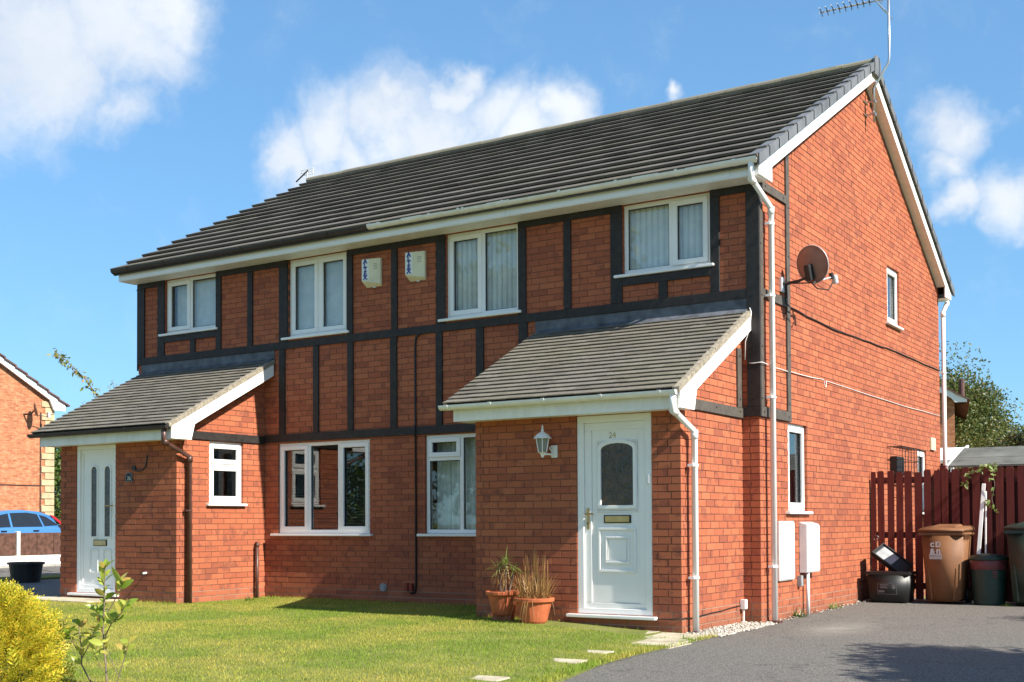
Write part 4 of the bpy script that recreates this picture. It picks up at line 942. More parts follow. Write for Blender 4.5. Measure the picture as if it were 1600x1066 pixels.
# ---------------------------------------------------------------- bins
gz = lambda y: dz(0, y)
def wheelie(loc, rz, m, lab, w_=.50, d_=.56, h_=.98):
    b = tag(empty('wheelie_bin', loc, rz), lab, 'bin', 'wheelie bins by the fence')
    q = MB(); wb, db = w_*.80, d_*.74
    q.hexa([(-wb/2, -db/2, .03), (wb/2, -db/2, .03), (wb/2, db/2, .03), (-wb/2, db/2, .03), (-w_/2, -d_/2, h_*.90), (w_/2, -d_/2, h_*.90), (w_/2, d_/2, h_*.90), (-w_/2, d_/2, h_*.90)])
    body = q.build('body', m, b, bevel=.03, seg=3, smooth=True)
    q = MB()
    for sx in (-1, 1):  # raised ribs down the front
        q.hexa([(sx*wb*.33-.01, -db/2-.012, .06), (sx*wb*.33+.01, -db/2-.012, .06), (sx*wb*.33+.01, -db/2+.03, .06), (sx*wb*.33-.01, -db/2+.03, .06), (sx*w_*.37-.006, -d_/2-.008+.03, h_*.70), (sx*w_*.37+.006, -d_/2-.008+.03, h_*.70), (sx*w_*.37+.006, -d_/2+.06, h_*.70), (sx*w_*.37-.006, -d_/2+.06, h_*.70)])
    q.build('rib', m, body)
    q = MB(); q.box(-w_/2-.03, w_/2+.03, -d_/2-.035, d_/2+.02, h_*.875, h_*.915); q.build('collar', m, b, bevel=.012)
    q = MB()
    for i in range(4): q.box(w_/2+.002, w_/2+.020, -d_/2+.10+i*.07, -d_/2+.115+i*.07, h_*.82, h_*.875)
    q.build('comb', m, b)['kind'] = 'stuff'
    q = MB(); q.hexa([(-w_/2-.045, -d_/2-.05, h_*.92), (w_/2+.045, -d_/2-.05, h_*.92), (w_/2+.045, d_/2+.02, h_*.93), (-w_/2-.045, d_/2+.02, h_*.93), (-w_/2-.02, -d_/2-.02, h_*.965), (w_/2+.02, -d_/2-.02, h_*.965), (w_/2+.02, d_/2, h_*1.0), (-w_/2-.02, d_/2, h_*1.0)])
    lid = q.build('lid', m, b, bevel=.014, seg=2, smooth=True)
    q = MB(); q.hexa([(-w_*.32, -d_*.3, h_*.965), (w_*.32, -d_*.3, h_*.965), (w_*.32, d_*.4, h_*.99), (-w_*.32, d_*.4, h_*.99), (-w_*.28, -d_*.26, h_*.995), (w_*.28, -d_*.26, h_*.995), (w_*.28, d_*.36, h_*1.02), (-w_*.28, d_*.36, h_*1.02)]); q.build('lid_panel', m, lid, bevel=.008)
    q = MB(); q.tube([(-w_*.4, d_/2+.05, h_*.95), (w_*.4, d_/2+.05, h_*.95)], .014, 8); q.build('handle', m, b)
    for sx in (-1, 1): q = MB(); q.tube([(sx*(wb/2-.02), db/2+.02, .10), (sx*(wb/2+.03), db/2+.02, .10)], .10, 18); q.build('wheel', 'black_rubber', b)
    return b
by_ = 3.62
bb = wheelie((1.085, by_+.24, gz(by_)), -.03, 'brown_bin', 'brown wheelie bin with white council logo beside the black box', .52, .54, 1.02)
q = lambda z_: -.27*(.74+.26*(z_-.03)/.89)-.004  # front face of the taper
def on_front(u, z_): return Vector((u, q(z_)-.004, z_))
vv = Vector((0, -.0789, 1)).normalized()
xo = -.075
for (u, z_, ch, s_) in ((xo-.038, .745, 'c', .115), (xo+.038, .745, 'D', .095), (xo-.038, .655, '&', .095), (xo+.038, .655, 'n', .115)):
    pth = on_front(u, z_); text('logo_letter', ch, s_, 'print_white', bb, pth, (1, 0, 0), vv, .003, .004)
m = MB()
for k in range(4):
    z_ = .585+.0175*k; a, b_ = on_front(xo-.08, z_), on_front(xo+.08, z_+.011); m.hexa([(a.x, a.y, a.z), (b_.x, a.y, a.z), (b_.x, a.y+.002, a.z), (a.x, a.y+.002, a.z), (a.x, b_.y, b_.z), (b_.x, b_.y, b_.z), (b_.x, b_.y+.002, b_.z), (a.x, b_.y+.002, b_.z)])
m.build('logo_lines', 'print_white', bb)
wheelie((2.14, by_+.22, gz(by_)), .02, 'green_bin', 'dark green wheelie bin cut off by the frame edge', .52, .60, 1.05)
cb_ = tag(empty('round_bin', (1.615, by_+.20, gz(by_))), 'round dark green lidded bin with red band by the fence', 'bin')
m = MB(); m.lathe([(.185, 0), (.19, .02), (.215, .47), (.222, .58)], (0, 0, 0), 28); m.build('body', 'compost_green', cb_, smooth=True)
m = MB(); m.lathe([(.2185, .455), (.224, .46), (.229, .575), (.223, .58)], (0, 0, 0), 28); m.build('band', 'red_band', cb_, smooth=True)
m = MB(); m.lathe([(.238, .575), (.243, .60), (.235, .618), (.17, .645), (.06, .66), (.0, .662)], (0, 0, 0), 28); m.build('lid', 'compost_green', cb_, smooth=True)
m = MB(); aa = -1.05
Pq2 = [(.055*math.cos(t_)*.7, .40+.07*math.sin(t_)) for t_ in np.linspace(0, 2*math.pi, 17)[:-1]]
cx, cy = math.cos(aa), math.sin(aa)
m.ring([(x*-cy+cx*.2245, x*cx+cy*.2245, z_) for x, z_ in Pq2], [(x*-cy*.8+cx*.2245, x*cx*.8+cy*.2245, .40+(z_-.40)*.8) for x, z_ in Pq2], 3, 0, 0) if False else None
for x, z_ in ((0, .36), (0, .39), (0, .42)): m.hexa([(cx*r_-cy*u, cy*r_+cx*u, z_+h_) for h_ in (0, .018) for u, r_ in ((-.028, .2175), (.028, .2175), (.028, .221), (-.028, .221))])
m.build('sticker', 'red_band', cb_)
# recycling box and upturned lid
rb = tag(empty('recycling_box', (.40, 3.72, gz(3.7))), 'black kerbside recycling box with printed label at the wall', 'box')
m = MB(); m.hexa([(-.245, -.17, 0), (.245, -.17, 0), (.245, .17, 0), (-.245, .17, 0), (-.28, -.2, .38), (.28, -.2, .38), (.28, .2, .38), (-.28, .2, .38)]); m.build('body', 'black_box', rb, bevel=.02, seg=2, smooth=True)
m = MB(); rect_frame(m, -.30, .30, -.22, .22, .03, .365, .415) if False else m.box(-.298, .298, -.218, .218, .368, .412); m.build('rim', 'black_box', rb, bevel=.012)
lab_y = lambda z_: -.17-.03*z_/.38-.003
for z_, l_, x0_ in ((.235, .11, -.10), (.215, .09, -.10), (.195, .10, -.10), (.155, .07, -.12), (.14, .08, -.12)):
    m = MB(); m.box(x0_, x0_+l_, lab_y(z_)-.0015, lab_y(z_)+.001, z_, z_+.010); m.build('print', 'print_grey', rb)
m = MB(); m.box(.06, .10, lab_y(.22)-.0015, lab_y(.22)+.001, .19, .25); m.build('print', 'print_grey', rb)
m = MB(); rect_frame(m, -.13, .12, .115, .262, .004, 0, .002); 
m.v = [(u, lab_y(z_)-n_, z_) for u, n_, z_ in m.v]; m.build('print', 'print_grey', rb)
ld = tag(empty('box_lid', (.40, 3.80, gz(3.7)+.415)), 'black box lid with grey tray tilted on the recycling box', 'lid')
m = MB(); Rm = Matrix.Rotation(rad(37), 3, 'Y') @ Matrix.Rotation(rad(30), 3, 'X')
def tb(mb, a0, a1, b0, b1, c0, c1, o=(0, 0, 0)):
    P = [Rm @ Vector(p) + Vector(o) for p in ((a0, b0, c0), (a1, b0, c0), (a1, b1, c0), (a0, b1, c0), (a0, b0, c1), (a1, b0, c1), (a1, b1, c1), (a0, b1, c1))]; mb.hexa([tuple(p) for p in P])
oo = (-.02, -.0, .135); tb(m, -.25, .25, -.15, .15, -.025, .025, oo); m.build('shell', 'black_box', ld, bevel=.014)
m = MB(); tb(m, -.20, .05, -.11, .11, .026, .031, oo); m.build('tray', 'grey_tray', ld)
m = MB(); tb(m, -.23, .23, -.145, -.13, .026, .05, oo); tb(m, -.23, .23, .13, .145, .026, .05, oo); tb(m, -.245, -.23, -.145, .145, .026, .05, oo); m.build('lip', 'black_box', ld)
m = MB(); rr_ = [Vector((-.19, -.10, .44)) + Vector((.033*math.cos(t_), 0, .033*math.sin(t_))) for t_ in np.linspace(0, 2*math.pi, 15)]; m.tube(rr_, .008, 6); m.build('loop', 'brown_plastic', ld)

# ---------------------------------------------------------------- plants
def leaf_cloud(P, size, dirs=None, aspect=.55, droop=0):
    """one four-cornered leaf at each point"""
    n_ = len(P); a = rng.normal(size=(n_, 3)) if dirs is None else dirs + rng.normal(size=(n_, 3))*.45
    a[:, 2] -= droop; a /= np.linalg.norm(a, axis=1)[:, None]; b = np.cross(a, rng.normal(size=(n_, 3))); b /= np.linalg.norm(b, axis=1)[:, None]
    s_ = (size*rng.uniform(.6, 1.3, n_))[:, None]; c = np.cross(a, b)
    V = np.stack([P, P+a*s_*.5+b*s_*aspect*.5+c*s_*.06, P+a*s_, P+a*s_*.5-b*s_*aspect*.5+c*s_*.06], 1)
    return V.reshape(-1, 3), np.arange(n_*4).reshape(-1, 4)
def tree(name, lab, loc, h, cr, nl, size, lm, cat='tree', group=None, trunk_r=.14, zc=.62, spread=(1, 1, .8), limbs=16, seed=1, parts=True, clump=.42):
    R_ = random.Random(seed); T = tag(empty(name, loc), lab, cat, group); m = MB()
    m.tube([(0, 0, -.1), (R_.uniform(-.1, .1), R_.uniform(-.1, .1), h*.3), (R_.uniform(-.2, .2), R_.uniform(-.2, .2), h*.62)], trunk_r, 8, trunk_r*.5)
    tips = []
    for i in range(limbs):
        a = 2*math.pi*i/limbs+R_.uniform(-.4, .4); z0 = h*R_.uniform(.22, .58); rr = cr*R_.uniform(.45, 1.0); zt = h*zc+cr*spread[2]*R_.uniform(-.75, 1.0)
        f_ = math.sqrt(max(.12, 1-((zt-h*zc)/(cr*spread[2]*1.12))**2)); e_ = Vector((math.cos(a)*rr*f_*spread[0], math.sin(a)*rr*f_*spread[1], zt)); b_ = Vector((0, 0, z0)); mid = b_.lerp(e_, .5)+Vector((0, 0, .12*cr))
        m.tube([b_, mid, e_], trunk_r*.32, 5, .012); tips += [b_.lerp(e_, .6)+Vector((0, 0, .08*cr)), e_]
        for k in range(4):
            e2 = e_ + Vector((R_.gauss(0, .3), R_.gauss(0, .3), R_.gauss(0, .26)))*cr*.58; m.tube([mid.lerp(e_, R_.random()), e2], .02, 4, .005); tips.append(e2)
    m.build('trunk', 'trunk', T)
    tp = np.array([tuple(t_) for t_ in tips]); k = rng.integers(0, len(tp), nl)
    sc = cr*clump*rng.uniform(.25, 1.0, (len(tp), 1)); dv_ = rng.normal(size=(nl, 3)); ln_ = np.linalg.norm(dv_, axis=1)[:, None]; dv_ *= np.minimum(1, 1.9/ln_); P = tp[k] + dv_*sc[k]*.55
    V, F = leaf_cloud(P, size); npmesh('crown', V, F, lm, T); return T
# golden conifer, bottom left
cf = tag(empty('golden_conifer', (-2.20, -7.79, 0)), 'golden yellow feathery conifer bush in the front corner of the lawn', 'bush')
m = MB(); m.tube([(0, 0, -.05), (.01, 0, .35)], .03, 8, .01); m.build('trunk', 'trunk', cf)
ns = 4600; th = rng.uniform(0, 2*np.pi, ns); hh = rng.random(ns)**.8
prof = lambda t_: .46*np.sqrt(np.clip(1-(t_*1.02)**2.3, 0.01, 1))*(.92+.10*np.sin(th*3+t_*7)+.10*np.sin(th*6+t_*11)+.07*np.sin(th*11-t_*17))
rr = prof(hh)*rng.uniform(.55, 1.03, ns); base = np.stack([rr*np.cos(th), rr*np.sin(th), hh*.66], 1)
dr_ = np.stack([np.cos(th)*.75, np.sin(th)*.75, .25+hh*1.0], 1); dr_ += rng.normal(size=(ns, 3))*.28; dr_ /= np.linalg.norm(dr_, axis=1)[:, None]
sd = np.cross(dr_, rng.normal(size=(ns, 3))); sd /= np.linalg.norm(sd, axis=1)[:, None]
Vs = []; ln = rng.uniform(.05, .135, ns)[:, None]
for k in range(9):
    t_ = k/8; sg = 1 if k % 2 else -1
    p0 = base+dr_*ln*t_; d2 = dr_*.75+sd*sg*(.75 if k < 8 else 0); l2 = ln*(.42-.22*t_); wv_ = np.cross(d2, np.cross(dr_, sd)); wv_ /= np.linalg.norm(wv_, axis=1)[:, None]
    p1 = p0+d2*l2; Vs.append(np.stack([p0, (p0+p1)/2+wv_*.0052, p1, (p0+p1)/2-wv_*.0052], 1))
V = np.stack(Vs, 1).reshape(-1, 3); npmesh('foliage', V, np.arange(len(V)).reshape(-1, 4), 'leaf_gold', cf)
cf.scale = (.92, .92, .98)
# sapling: stems and broad leaves
sp_ = tag(empty('sapling', (-1.52, -7.49, .0)), 'leggy young shrub with broad pale green leaves beside the golden conifer', 'shrub')
STEMS = [([(.03, 0, -.05), (.02, 0, .09), (-.01, .01, .27), (-.04, .02, .42), (-.03, .02, .58), (-.01, .0, .74), (.0, .0, .83)], .0085),
         ([(-.02, .01, .32), (.04, -.03, .41), (.11, -.05, .48), (.18, -.05, .53), (.22, -.03, .60)], .005), ([(-.03, .02, .40), (-.10, .05, .46), (-.13, .06, .55)], .004),
         ([(-.10, .03, -.05), (-.17, .04, .09), (-.25, .03, .20), (-.245, .02, .32), (-.27, .02, .46)], .007), ([(-.245, .03, .25), (-.32, .02, .33), (-.35, .0, .40)], .004), ([(-.25, .03, .24), (-.18, .04, .34), (-.15, .05, .43)], .004),
         ([(-.035, .02, .5), (.02, .05, .60), (.07, .06, .68), (.085, .06, .74)], .004), ([(.05, .0, -.05), (.08, .03, .12), (.13, .05, .28), (.16, .05, .36)], .005), ([(.09, .03, .15), (.07, -.03, .28), (.03, -.05, .36)], .003), ([(-.02, 0, .18), (-.05, -.05, .30)], .003)]
STEMS = [([(x*1.15, y, z_) for x, y, z_ in P], r_) for P, r_ in STEMS]
m = MB()
for P, r_ in STEMS: m.tube(P, r_, 6, r_*.4)
m.build('stem', 'twig', sp_)
def leafmesh(l, w_, bend=.15):
    V = []; n_ = 5
    for i in range(n_+1):
        t_ = i/n_; ww = w_*math.sin(math.pi*(t_**.8))**.8*.5 if 0 < t_ < 1 else .0008; zz3 = -bend*l*t_*t_
        V += [(-ww, l*t_, zz3+.12*ww), (0, l*t_, zz3-.1*ww), (ww, l*t_, zz3+.12*ww)]
    F = []
    for i in range(n_):
        for k in range(2): a = i*3+k; F.append((a, a+1, a+4, a+3))
    return V, F
def leafdata(name, l, w_, bend, m): 
    V, F = leafmesh(l, w_, bend); me = bpy.data.meshes.new(name); me.from_pydata(V, [], F); me.materials.append(MATS[m]); me.shade_smooth(); return me
LM = [leafdata('leaf', .105, .048, .2, 'leaf_sapling'), leafdata('leaf', .085, .044, .3, 'leaf_sapling'), leafdata('leaf', .118, .05, .25, 'leaf_sapling')]
def put_leaf(par, me, p, d, s=1, roll=None):
    d = Vector(d).normalized(); z_ = Vector((random.gauss(.35, .7), random.gauss(-.9, .7), .8)); x_ = d.cross(z_).normalized(); z_ = x_.cross(d)
    o = bpy.data.objects.new('leaf', me); COL.objects.link(o); o.parent = par; mm = Matrix((x_*s, d*s, z_*s)).transposed().to_4x4(); mm.translation = Vector(p); o.matrix_local = mm
for si, (P, r_) in enumerate(STEMS):
    P = [Vector(p) for p in P]; cnt = [26, 15, 11, 12, 8, 9, 14, 9, 5, 4][si]
    for k in range(cnt):
        t_ = (1 - .55*(k/cnt)**1.3) if cnt > 3 else 1-.2*k; f_ = t_*(len(P)-1); i = min(len(P)-2, int(f_)); p = P[i].lerp(P[i+1], f_-i)
        a = k*2.4+si; d = Vector((math.cos(a)*.8, math.sin(a)*.8, .55+random.uniform(-.3, .5)))
        put_leaf(sp_, random.choice(LM), p, d, random.uniform(.6, 1.0))
sp_.scale = (.92, .92, 1.03)
# climber on the fence
cl = tag(empty('climbing_plant', (1.5, FY-.06, 1.2)), 'pale leaved climbing plant trailing over the red fence', 'climber')
VN = [[(.17, .05, .62), (.13, -.03, .55), (.16, -.04, .38), (.12, -.04, .20), (.15, -.03, .03)], [(.06, .05, .66), (.02, -.02, .62), (-.10, -.03, .56), (-.22, -.03, .52)], [(-.20, -.02, .53), (-.18, -.04, .42), (-.22, -.04, .36)], [(.02, -.03, .64), (.10, -.03, .62), (.2, .02, .64)]]
m = MB()
for P in VN: m.tube(P, .004, 5)
m.build('stem', 'twig', cl)
VL = [leafdata('leaf', .075, .040, .25, 'leaf_vine'), leafdata('leaf', .062, .034, .35, 'leaf_vine')]
for vi, P in enumerate(VN):
    P = [Vector(p) for p in P]
    for k in range([22, 14, 8, 10][vi]):
        f_ = random.random()*(len(P)-1); i = int(f_); p = P[i].lerp(P[i+1], f_-i)
        put_leaf(cl, random.choice(VL), p+Vector((random.gauss(0, .02), -.01, random.gauss(0, .02))), (random.gauss(0, 1), -.5, random.gauss(-.25, .6)), random.uniform(.7, 1.05))
# flower pots
def pot(loc, r_, h_, lab, sides=8):
    p = tag(empty('flower_pot', loc), lab, 'flower pot', 'terracotta pots beside the porch door')
    m = MB(); m.lathe([(r_*.60, 0), (r_*.66, .02), (r_*.88, h_*.78), (r_*.90, h_*.80), (r_*1.02, h_*.86), (r_*1.04, h_*.98), (r_*.99, h_), (r_*.88, h_*.98), (r_*.84, h_*.90)], (0, 0, 0), 24 if sides == 8 else 24); m.build('body', 'terracotta', p, smooth=False)
    m = MB(); m.lathe([(r_*.84, h_*.86), (r_*.4, h_*.88), (0.001, h_*.885)], (0, 0, 0), 16); m.build('soil', 'trunk', p); return p
def strap(mb, p, d, l, w_, droop, n_=6):
    p = Vector(p); d = Vector(d).normalized(); side = d.cross(Vector((0, 0, 1))); side = (side if side.length > .05 else Vector((1, 0, 0))).normalized(); prev = None
    for i in range(n_+1):
        t_ = i/n_; q = p + d*(l*t_) + Vector((0, 0, -droop*l*t_*t_)); ww = w_*(1-t_*.85)*(.6+.8*min(1, t_*3)) / 1.4
        a = mb.pts([q-side*ww, q+side*ww]); 
        if prev is not None: mb.f.append((prev, prev+1, a+1, a))
        prev = a
def plantobj(name, lab, loc, mats, cat='plant'):
    return tag(empty(name, loc), lab, cat, 'plants in the terracotta pots')
z_ = lawn_z(-2.1, -1.9)
pot((-2.14, -1.88, z_+.06), .185, .25, 'terracotta pot raised on a brick under the green yucca')
m = MB(); m.box(-2.25, -2.03, -1.93, -1.83, z_-.02, z_+.058); tag(m.build('loose_brick', 'brick', None, bevel=.004), 'loose brick lying under the raised terracotta pot', 'brick')
yc = plantobj('yucca', 'straggly green yucca with dead lower leaves in the raised pot', (-2.14, -1.88, z_+.26), 0)
m = MB(); heads = [(-.07, .02, .30), (.05, -.02, .34), (.0, .05, .38), (.11, .03, .30)]
for x, y, zt in heads: m.tube([(x*.4, y*.4, -.03), (x*.8, y*.8, zt*.5), (x, y, zt)], .012, 6)
m.build('stem', 'twig', yc)
m = MB(); m2 = MB()
for x, y, zt in heads:
    for k in range(34):
        a = random.uniform(0, 6.28); el = random.uniform(-.1, 1.3); strap(m, (x, y, zt-random.uniform(0, .06)), (math.cos(a)*math.cos(el), math.sin(a)*math.cos(el), math.sin(el)), random.uniform(.09, .19), .0065, random.uniform(.1, .6))
    for k in range(22):
        a = random.uniform(0, 6.28); strap(m2, (x*.9, y*.9, zt*random.uniform(.45, .9)), (math.cos(a), math.sin(a), .1), random.uniform(.08, .16), .005, 1.3)
m.build('foliage', 'leaf_yucca', yc); m2.build('dead_foliage', 'leaf_straw', yc)
z_ = lawn_z(-1.7, -2.0)
pot((-1.70, -1.98, z_), .205, .26, 'wide terracotta pot holding dried brown grass by the door path')
dg_ = plantobj('dried_grass', 'tall dried straw coloured grass in the wide pot', (-1.70, -1.98, z_+.22), 0)
m = MB()
for k in range(430):
    a = random.uniform(0, 6.28); r_ = .15*math.sqrt(random.random()); px_, py_ = r_*math.cos(a), r_*math.sin(a); l = random.uniform(.18, .42)*(1.1-r_*1.6)
    strap(m, (px_, py_, 0), (px_*2.0+random.gauss(0, .30), py_*2.0+random.gauss(0, .30), 1), l, random.uniform(.003, .006), random.choice((.05, .2, .5, .9, 1.4))*random.random())
for px_, py_, l in ((.02, .0, .56), (.0, .02, .50), (-.13, .03, .44), (-.09, 0, .46), (.14, .0, .47), (.17, .02, .40), (.03, .02, .52)):
    for k in range(7): strap(m, (px_*.8+random.gauss(0, .01), py_, .05), (px_*.3+random.gauss(0, .04), random.gauss(0, .05), 1), l*random.uniform(.8, 1), .006, .02)
for k in range(26):
    a = random.uniform(2.2, 5.2); strap(m, (.15*math.cos(a), .15*math.sin(a), .02), (math.cos(a), math.sin(a), .8), random.uniform(.14, .26), .004, 1.9)
m.build('foliage', 'leaf_straw', dg_)
# weeds at the wall foot
for i, (x, y, s_, lab) in enumerate([(.07, 1.02, .16, 'leafy weed at the wall foot under the meter boxes'), (.05, 2.35, .13, 'yellowish weed at the wall foot halfway to the fence'), (-7.1, -.62, .10, 'small weed at the foot of the far porch side wall'), (.10, -2.2, .09, 'low weed between the door slabs and the drive'), (1.87, 3.62, .07, 'pale weed between the round bin and green bin')]):
    wd = tag(empty('weed', (x, y, max(gz(y), lawn_z(x, y) if x < -1 else 0))), lab, 'weed'); m = MB()
    for k in range(46): a = random.uniform(0, 6.28); el = random.uniform(.2, 1.4); strap(m, (random.gauss(0, s_*.3), random.gauss(0, s_*.3), 0), (math.cos(a)*math.cos(el), math.sin(a)*math.cos(el), math.sin(el)), s_*random.uniform(.5, 1.3), s_*.055, .3, 4)
    m.build('foliage', 'leaf_vine' if i % 2 else 'leaf_hedge', wd)
# trees
tree('broad_tree', 'tall green tree rising behind the right-hand neighbour roof', (-5.9, 33.0, 0), 5.4, 2.5, 130000, .115, 'leaf_oak', seed=3, group='trees behind the gardens', zc=.60, spread=(1, 1, 1.05), limbs=34, clump=.52)
tree('broad_tree', 'rounder green tree low behind the shed roof', (-3.1, 30.0, 0), 4.1, 1.8, 45000, .10, 'leaf_oak', seed=5, group='trees behind the gardens', zc=.55, limbs=22, clump=.46)
tree('dark_tree', 'dark leaved tree behind the shed at the frame edge', (-.1, 27.5, 0), 4.1, 1.8, 30000, .12, 'leaf_dark', seed=8, group='trees behind the gardens', zc=.58, limbs=20, clump=.34)
tree('hedge_tree', 'bright green hedge tree glimpsed between house and neighbour', (-31.0, 14.5, 0), 4.2, 2.0, 9000, .15, 'leaf_hedge', seed=9, zc=.5, spread=(1, 1, 1.0))
tree('dark_tree', 'tall dark tree far behind the hedge tree, mostly hidden', (-37, 20.5, 0), 4.6, 1.7, 9000, .2, 'leaf_dark', seed=12, zc=.66)
tree('broad_tree', 'small tree overhanging the drive whose shadow falls on it', (7.55, -3.22, 0), 4.05, 1.35, 70000, .10, 'leaf_oak', seed=21, zc=.80, spread=(1.15, .80, .46), trunk_r=.07, limbs=24, clump=.40)
tree('broad_tree', 'bushy tree across the street reflected in the windows', (-15.5, -20.5, 0), 9.5, 3.6, 30000, .36, 'leaf_oak', seed=23, zc=.6, clump=.6)
tree('hedge_tree', 'low hedge bush across the street seen reflected', (-16.5, -12.8, 0), 2.6, 1.6, 7000, .12, 'leaf_hedge', seed=25, zc=.5)
tree('hedge_tree', 'clipped bush beside the drive opposite the gable', (4.75, 1.9, 0), 2.0, .7, 7000, .07, 'leaf_hedge', seed=27, zc=.55, trunk_r=.05)
# arching spray behind the far porch
sb = tag(empty('slender_tree', (-16.8, 5.6, .06)), 'slender tree with arching leafy sprays behind the far porch', 'tree')
m = MB(); BRN = [[(0, 0, -.1), (.0, -.1, 1.4), (.0, -.35, 2.5), (0, -.7, 3.15), (.02, -1.1, 3.58), (.02, -1.5, 3.86), (.02, -1.72, 3.98)], [(0, -.35, 2.5), (0, -.45, 3.1), (.0, -.52, 3.62)], [(0, -.3, 2.4), (.05, -.8, 2.8), (.05, -1.2, 3.18)], [(0, -.2, 2.2), (0, .1, 2.9), (0, .3, 3.2)]]
BRN = [[(x*1.27, y*1.27, 1.055+1.27*(z_-1.115) if z_ > 0 else z_) for x, y, z_ in P] for P in BRN]
for P in BRN: m.tube(P, .03 if P[0][2] < 0 else .012, 6, .004)
m.build('trunk', 'twig', sb)
LP = []
for bi, P in enumerate(BRN):
    P = [np.array(p) for p in P]; s0 = 2 if bi == 0 else 0
    for k in range(170 if bi == 0 else 60):
        f_ = s0 + random.random()*(len(P)-1-s0); i = min(len(P)-2, int(f_)); LP.append(P[i]+(P[i+1]-P[i])*(f_-i)+rng.normal(size=3)*.045)
V, F = leaf_cloud(np.array(LP), .12, aspect=.42, droop=.9); npmesh('crown', V, F, 'leaf_pale', sb)

# ---------------------------------------------------------------- neighbours
NH = tag(empty('neighbour_house', (-27, 10.9, 0)), 'orange brick neighbour house with stone quoins beyond the low fence', 'house')
m = MB(); yr, ye = 6.2, 10.96; nz = lambda y: 4.93+.565*(10.96-y)
m.prism([(1.4, -.1), (ye, -.1), (ye, 4.93), (yr, nz(yr)), (1.4, 4.93)], 0, -35, -27); o = m.build('wall', 'far_brick', NH); o.matrix_parent_inverse = Matrix.Translation((27, -10.9, 0))
def nhp(m, name, mt, **k): o = m.build(name, mt, NH, **k); o.matrix_parent_inverse = Matrix.Translation((27, -10.9, 0)); return o
for sg in (1, -1):
    k = (lambda y: y) if sg == 1 else (lambda y: 2*yr-y)
    for r_ in range(14):
        a, b_ = 11.42-(11.42-yr)*r_/14, 11.42-(11.42-yr)*(r_+1.12)/14; b_ = max(b_, yr)
        m = MB(); m.prism([(k(a), nz(a)+.115), (k(b_), nz(b_)+.07), (k(b_), nz(b_)+.11), (k(a), nz(a)+.16)], 0, -35.1, -26.8); nhp(m, 'tile_course', 'nb_tile')
    m = MB(); m.prism([(k(11.30), nz(11.30)-.10), (k(10.9), nz(11.30)-.10), (k(10.75), nz(10.75)-.10), (k(yr), nz(yr)-.10), (k(yr), nz(yr)+.10), (k(11.30), nz(11.30)+.10)], 0, -26.93, -26.86); nhp(m, 'bargeboard', 'upvc')
    m = MB(); m.prism([(k(11.2), nz(11.2)+.0), (k(yr), nz(yr)+.0), (k(yr), nz(yr)+.05), (k(11.2), nz(11.2)+.05)], 0, -34.9, -26.93); nhp(m, 'soffit', 'upvc_grimy')
for i in range(24):
    w_ = .42 if i % 2 else .30; m = MB(); m.box(-27.3, -26.965, ye-w_, ye+.03, .12+i*.2, .305+i*.2); nhp(m, 'quoin', 'stone_quoin', bevel=.01, seg=1)
m = MB(); m.tube([(-26.97, 10.50, .1), (-26.97, 10.50, 4.55)], .014, 6); m.tube([(-26.985, 9.0, 2.32), (-26.985, 10.50, 2.32)], .014, 6); nhp(m, 'cable', 'brown_plastic')
ND = tag(empty('satellite_dish', (-27, 10.05, 4.45)), 'small satellite dish under the eaves of the orange neighbour house', 'satellite dish')
m = MB(); m.lathe([(.02, 0), (.14, .02), (.22, .06), (.222, .065), (.14, .026), (.01, .008)], (0, 0, 0), 18); o = m.build('reflector', 'dish_mesh', ND, smooth=True); o.rotation_euler = (rad(-78), 0, rad(-30)); o.location = (.32, .0, .12)
m = MB(); m.tube([(0, -.12, 0), (.25, -.05, 0), (.32, 0, .1)], .025, 6); m.tube([(.32, .0, -.02), (.42, .42, -.05)], .012, 5); m.build('arm', 'bolt', ND)
m = MB(); m.box(.38, .46, .40, .48, -.08, .08); m.build('lnb', 'cast_alu', ND)
# low fence with concrete base
LF = tag(empty('low_fence', (-23.7, 8, .05)), 'low brown panel fence with white posts across the road', 'fence')
for i in range(14):
    y0 = -10+i*1.7-8+.43
    for k in range(3): m = MB(); m.box(-.02, .02, y0+.06+k*.53, y0+.58+k*.53, .26, .86); m.build('panel', 'brown_board', LF, bevel=.008, seg=1)
    m = MB(); m.box(-.03, .03, y0+.05, y0+1.66, 0, .25); m.build('gravel_board', 'concrete_white', LF)
    m = MB(); m.box(-.06, .06, y0-.05, y0+.05, 0, .90); m.build('post', 'concrete_white', LF, bevel=.01, seg=1)
# blue hatchback
CR = tag(empty('parked_car', (-25.75, 8.15, .09)), 'light blue hatchback parked behind the low fence', 'car')
prof = [(-1.95, .35), (-2.0, .62), (-1.85, .78), (-1.15, .92), (-.45, 1.38), (.3, 1.46), (1.0, 1.42), (1.50, 1.27), (1.78, 1.00), (1.90, .86), (1.93, .55), (1.86, .30), (-.5, .22)]
def loft(mb, P, secs):
    R_ = []
    for x, sy, sz, zc_ in secs: R_.append(mb.pts([(x, y*sy, zc_+(z_-zc_)*sz) for y, z_ in P]))
    n_ = len(P)
    for a, b_ in zip(R_, R_[1:]):
        for k in range(n_): k2 = (k+1) % n_; mb.f.append((a+k, a+k2, b_+k2, b_+k))
    mb.f.append(tuple(R_[0]+k for k in range(n_-1, -1, -1))); mb.f.append(tuple(R_[-1]+k for k in range(n_)))
low = [(-2.0, .32), (-2.05, .60), (-1.9, .80), (-1.1, .95), (0, .98), (1.2, .99), (1.88, .92), (1.96, .60), (1.9, .30)]
m = MB(); loft(m, low, [(-.85, .97, .95, .5), (-.78, 1, 1, .5), (.78, 1, 1, .5), (.85, .97, .95, .5)]); body = m.build('body', 'car_blue', CR, bevel=.02, smooth=True)
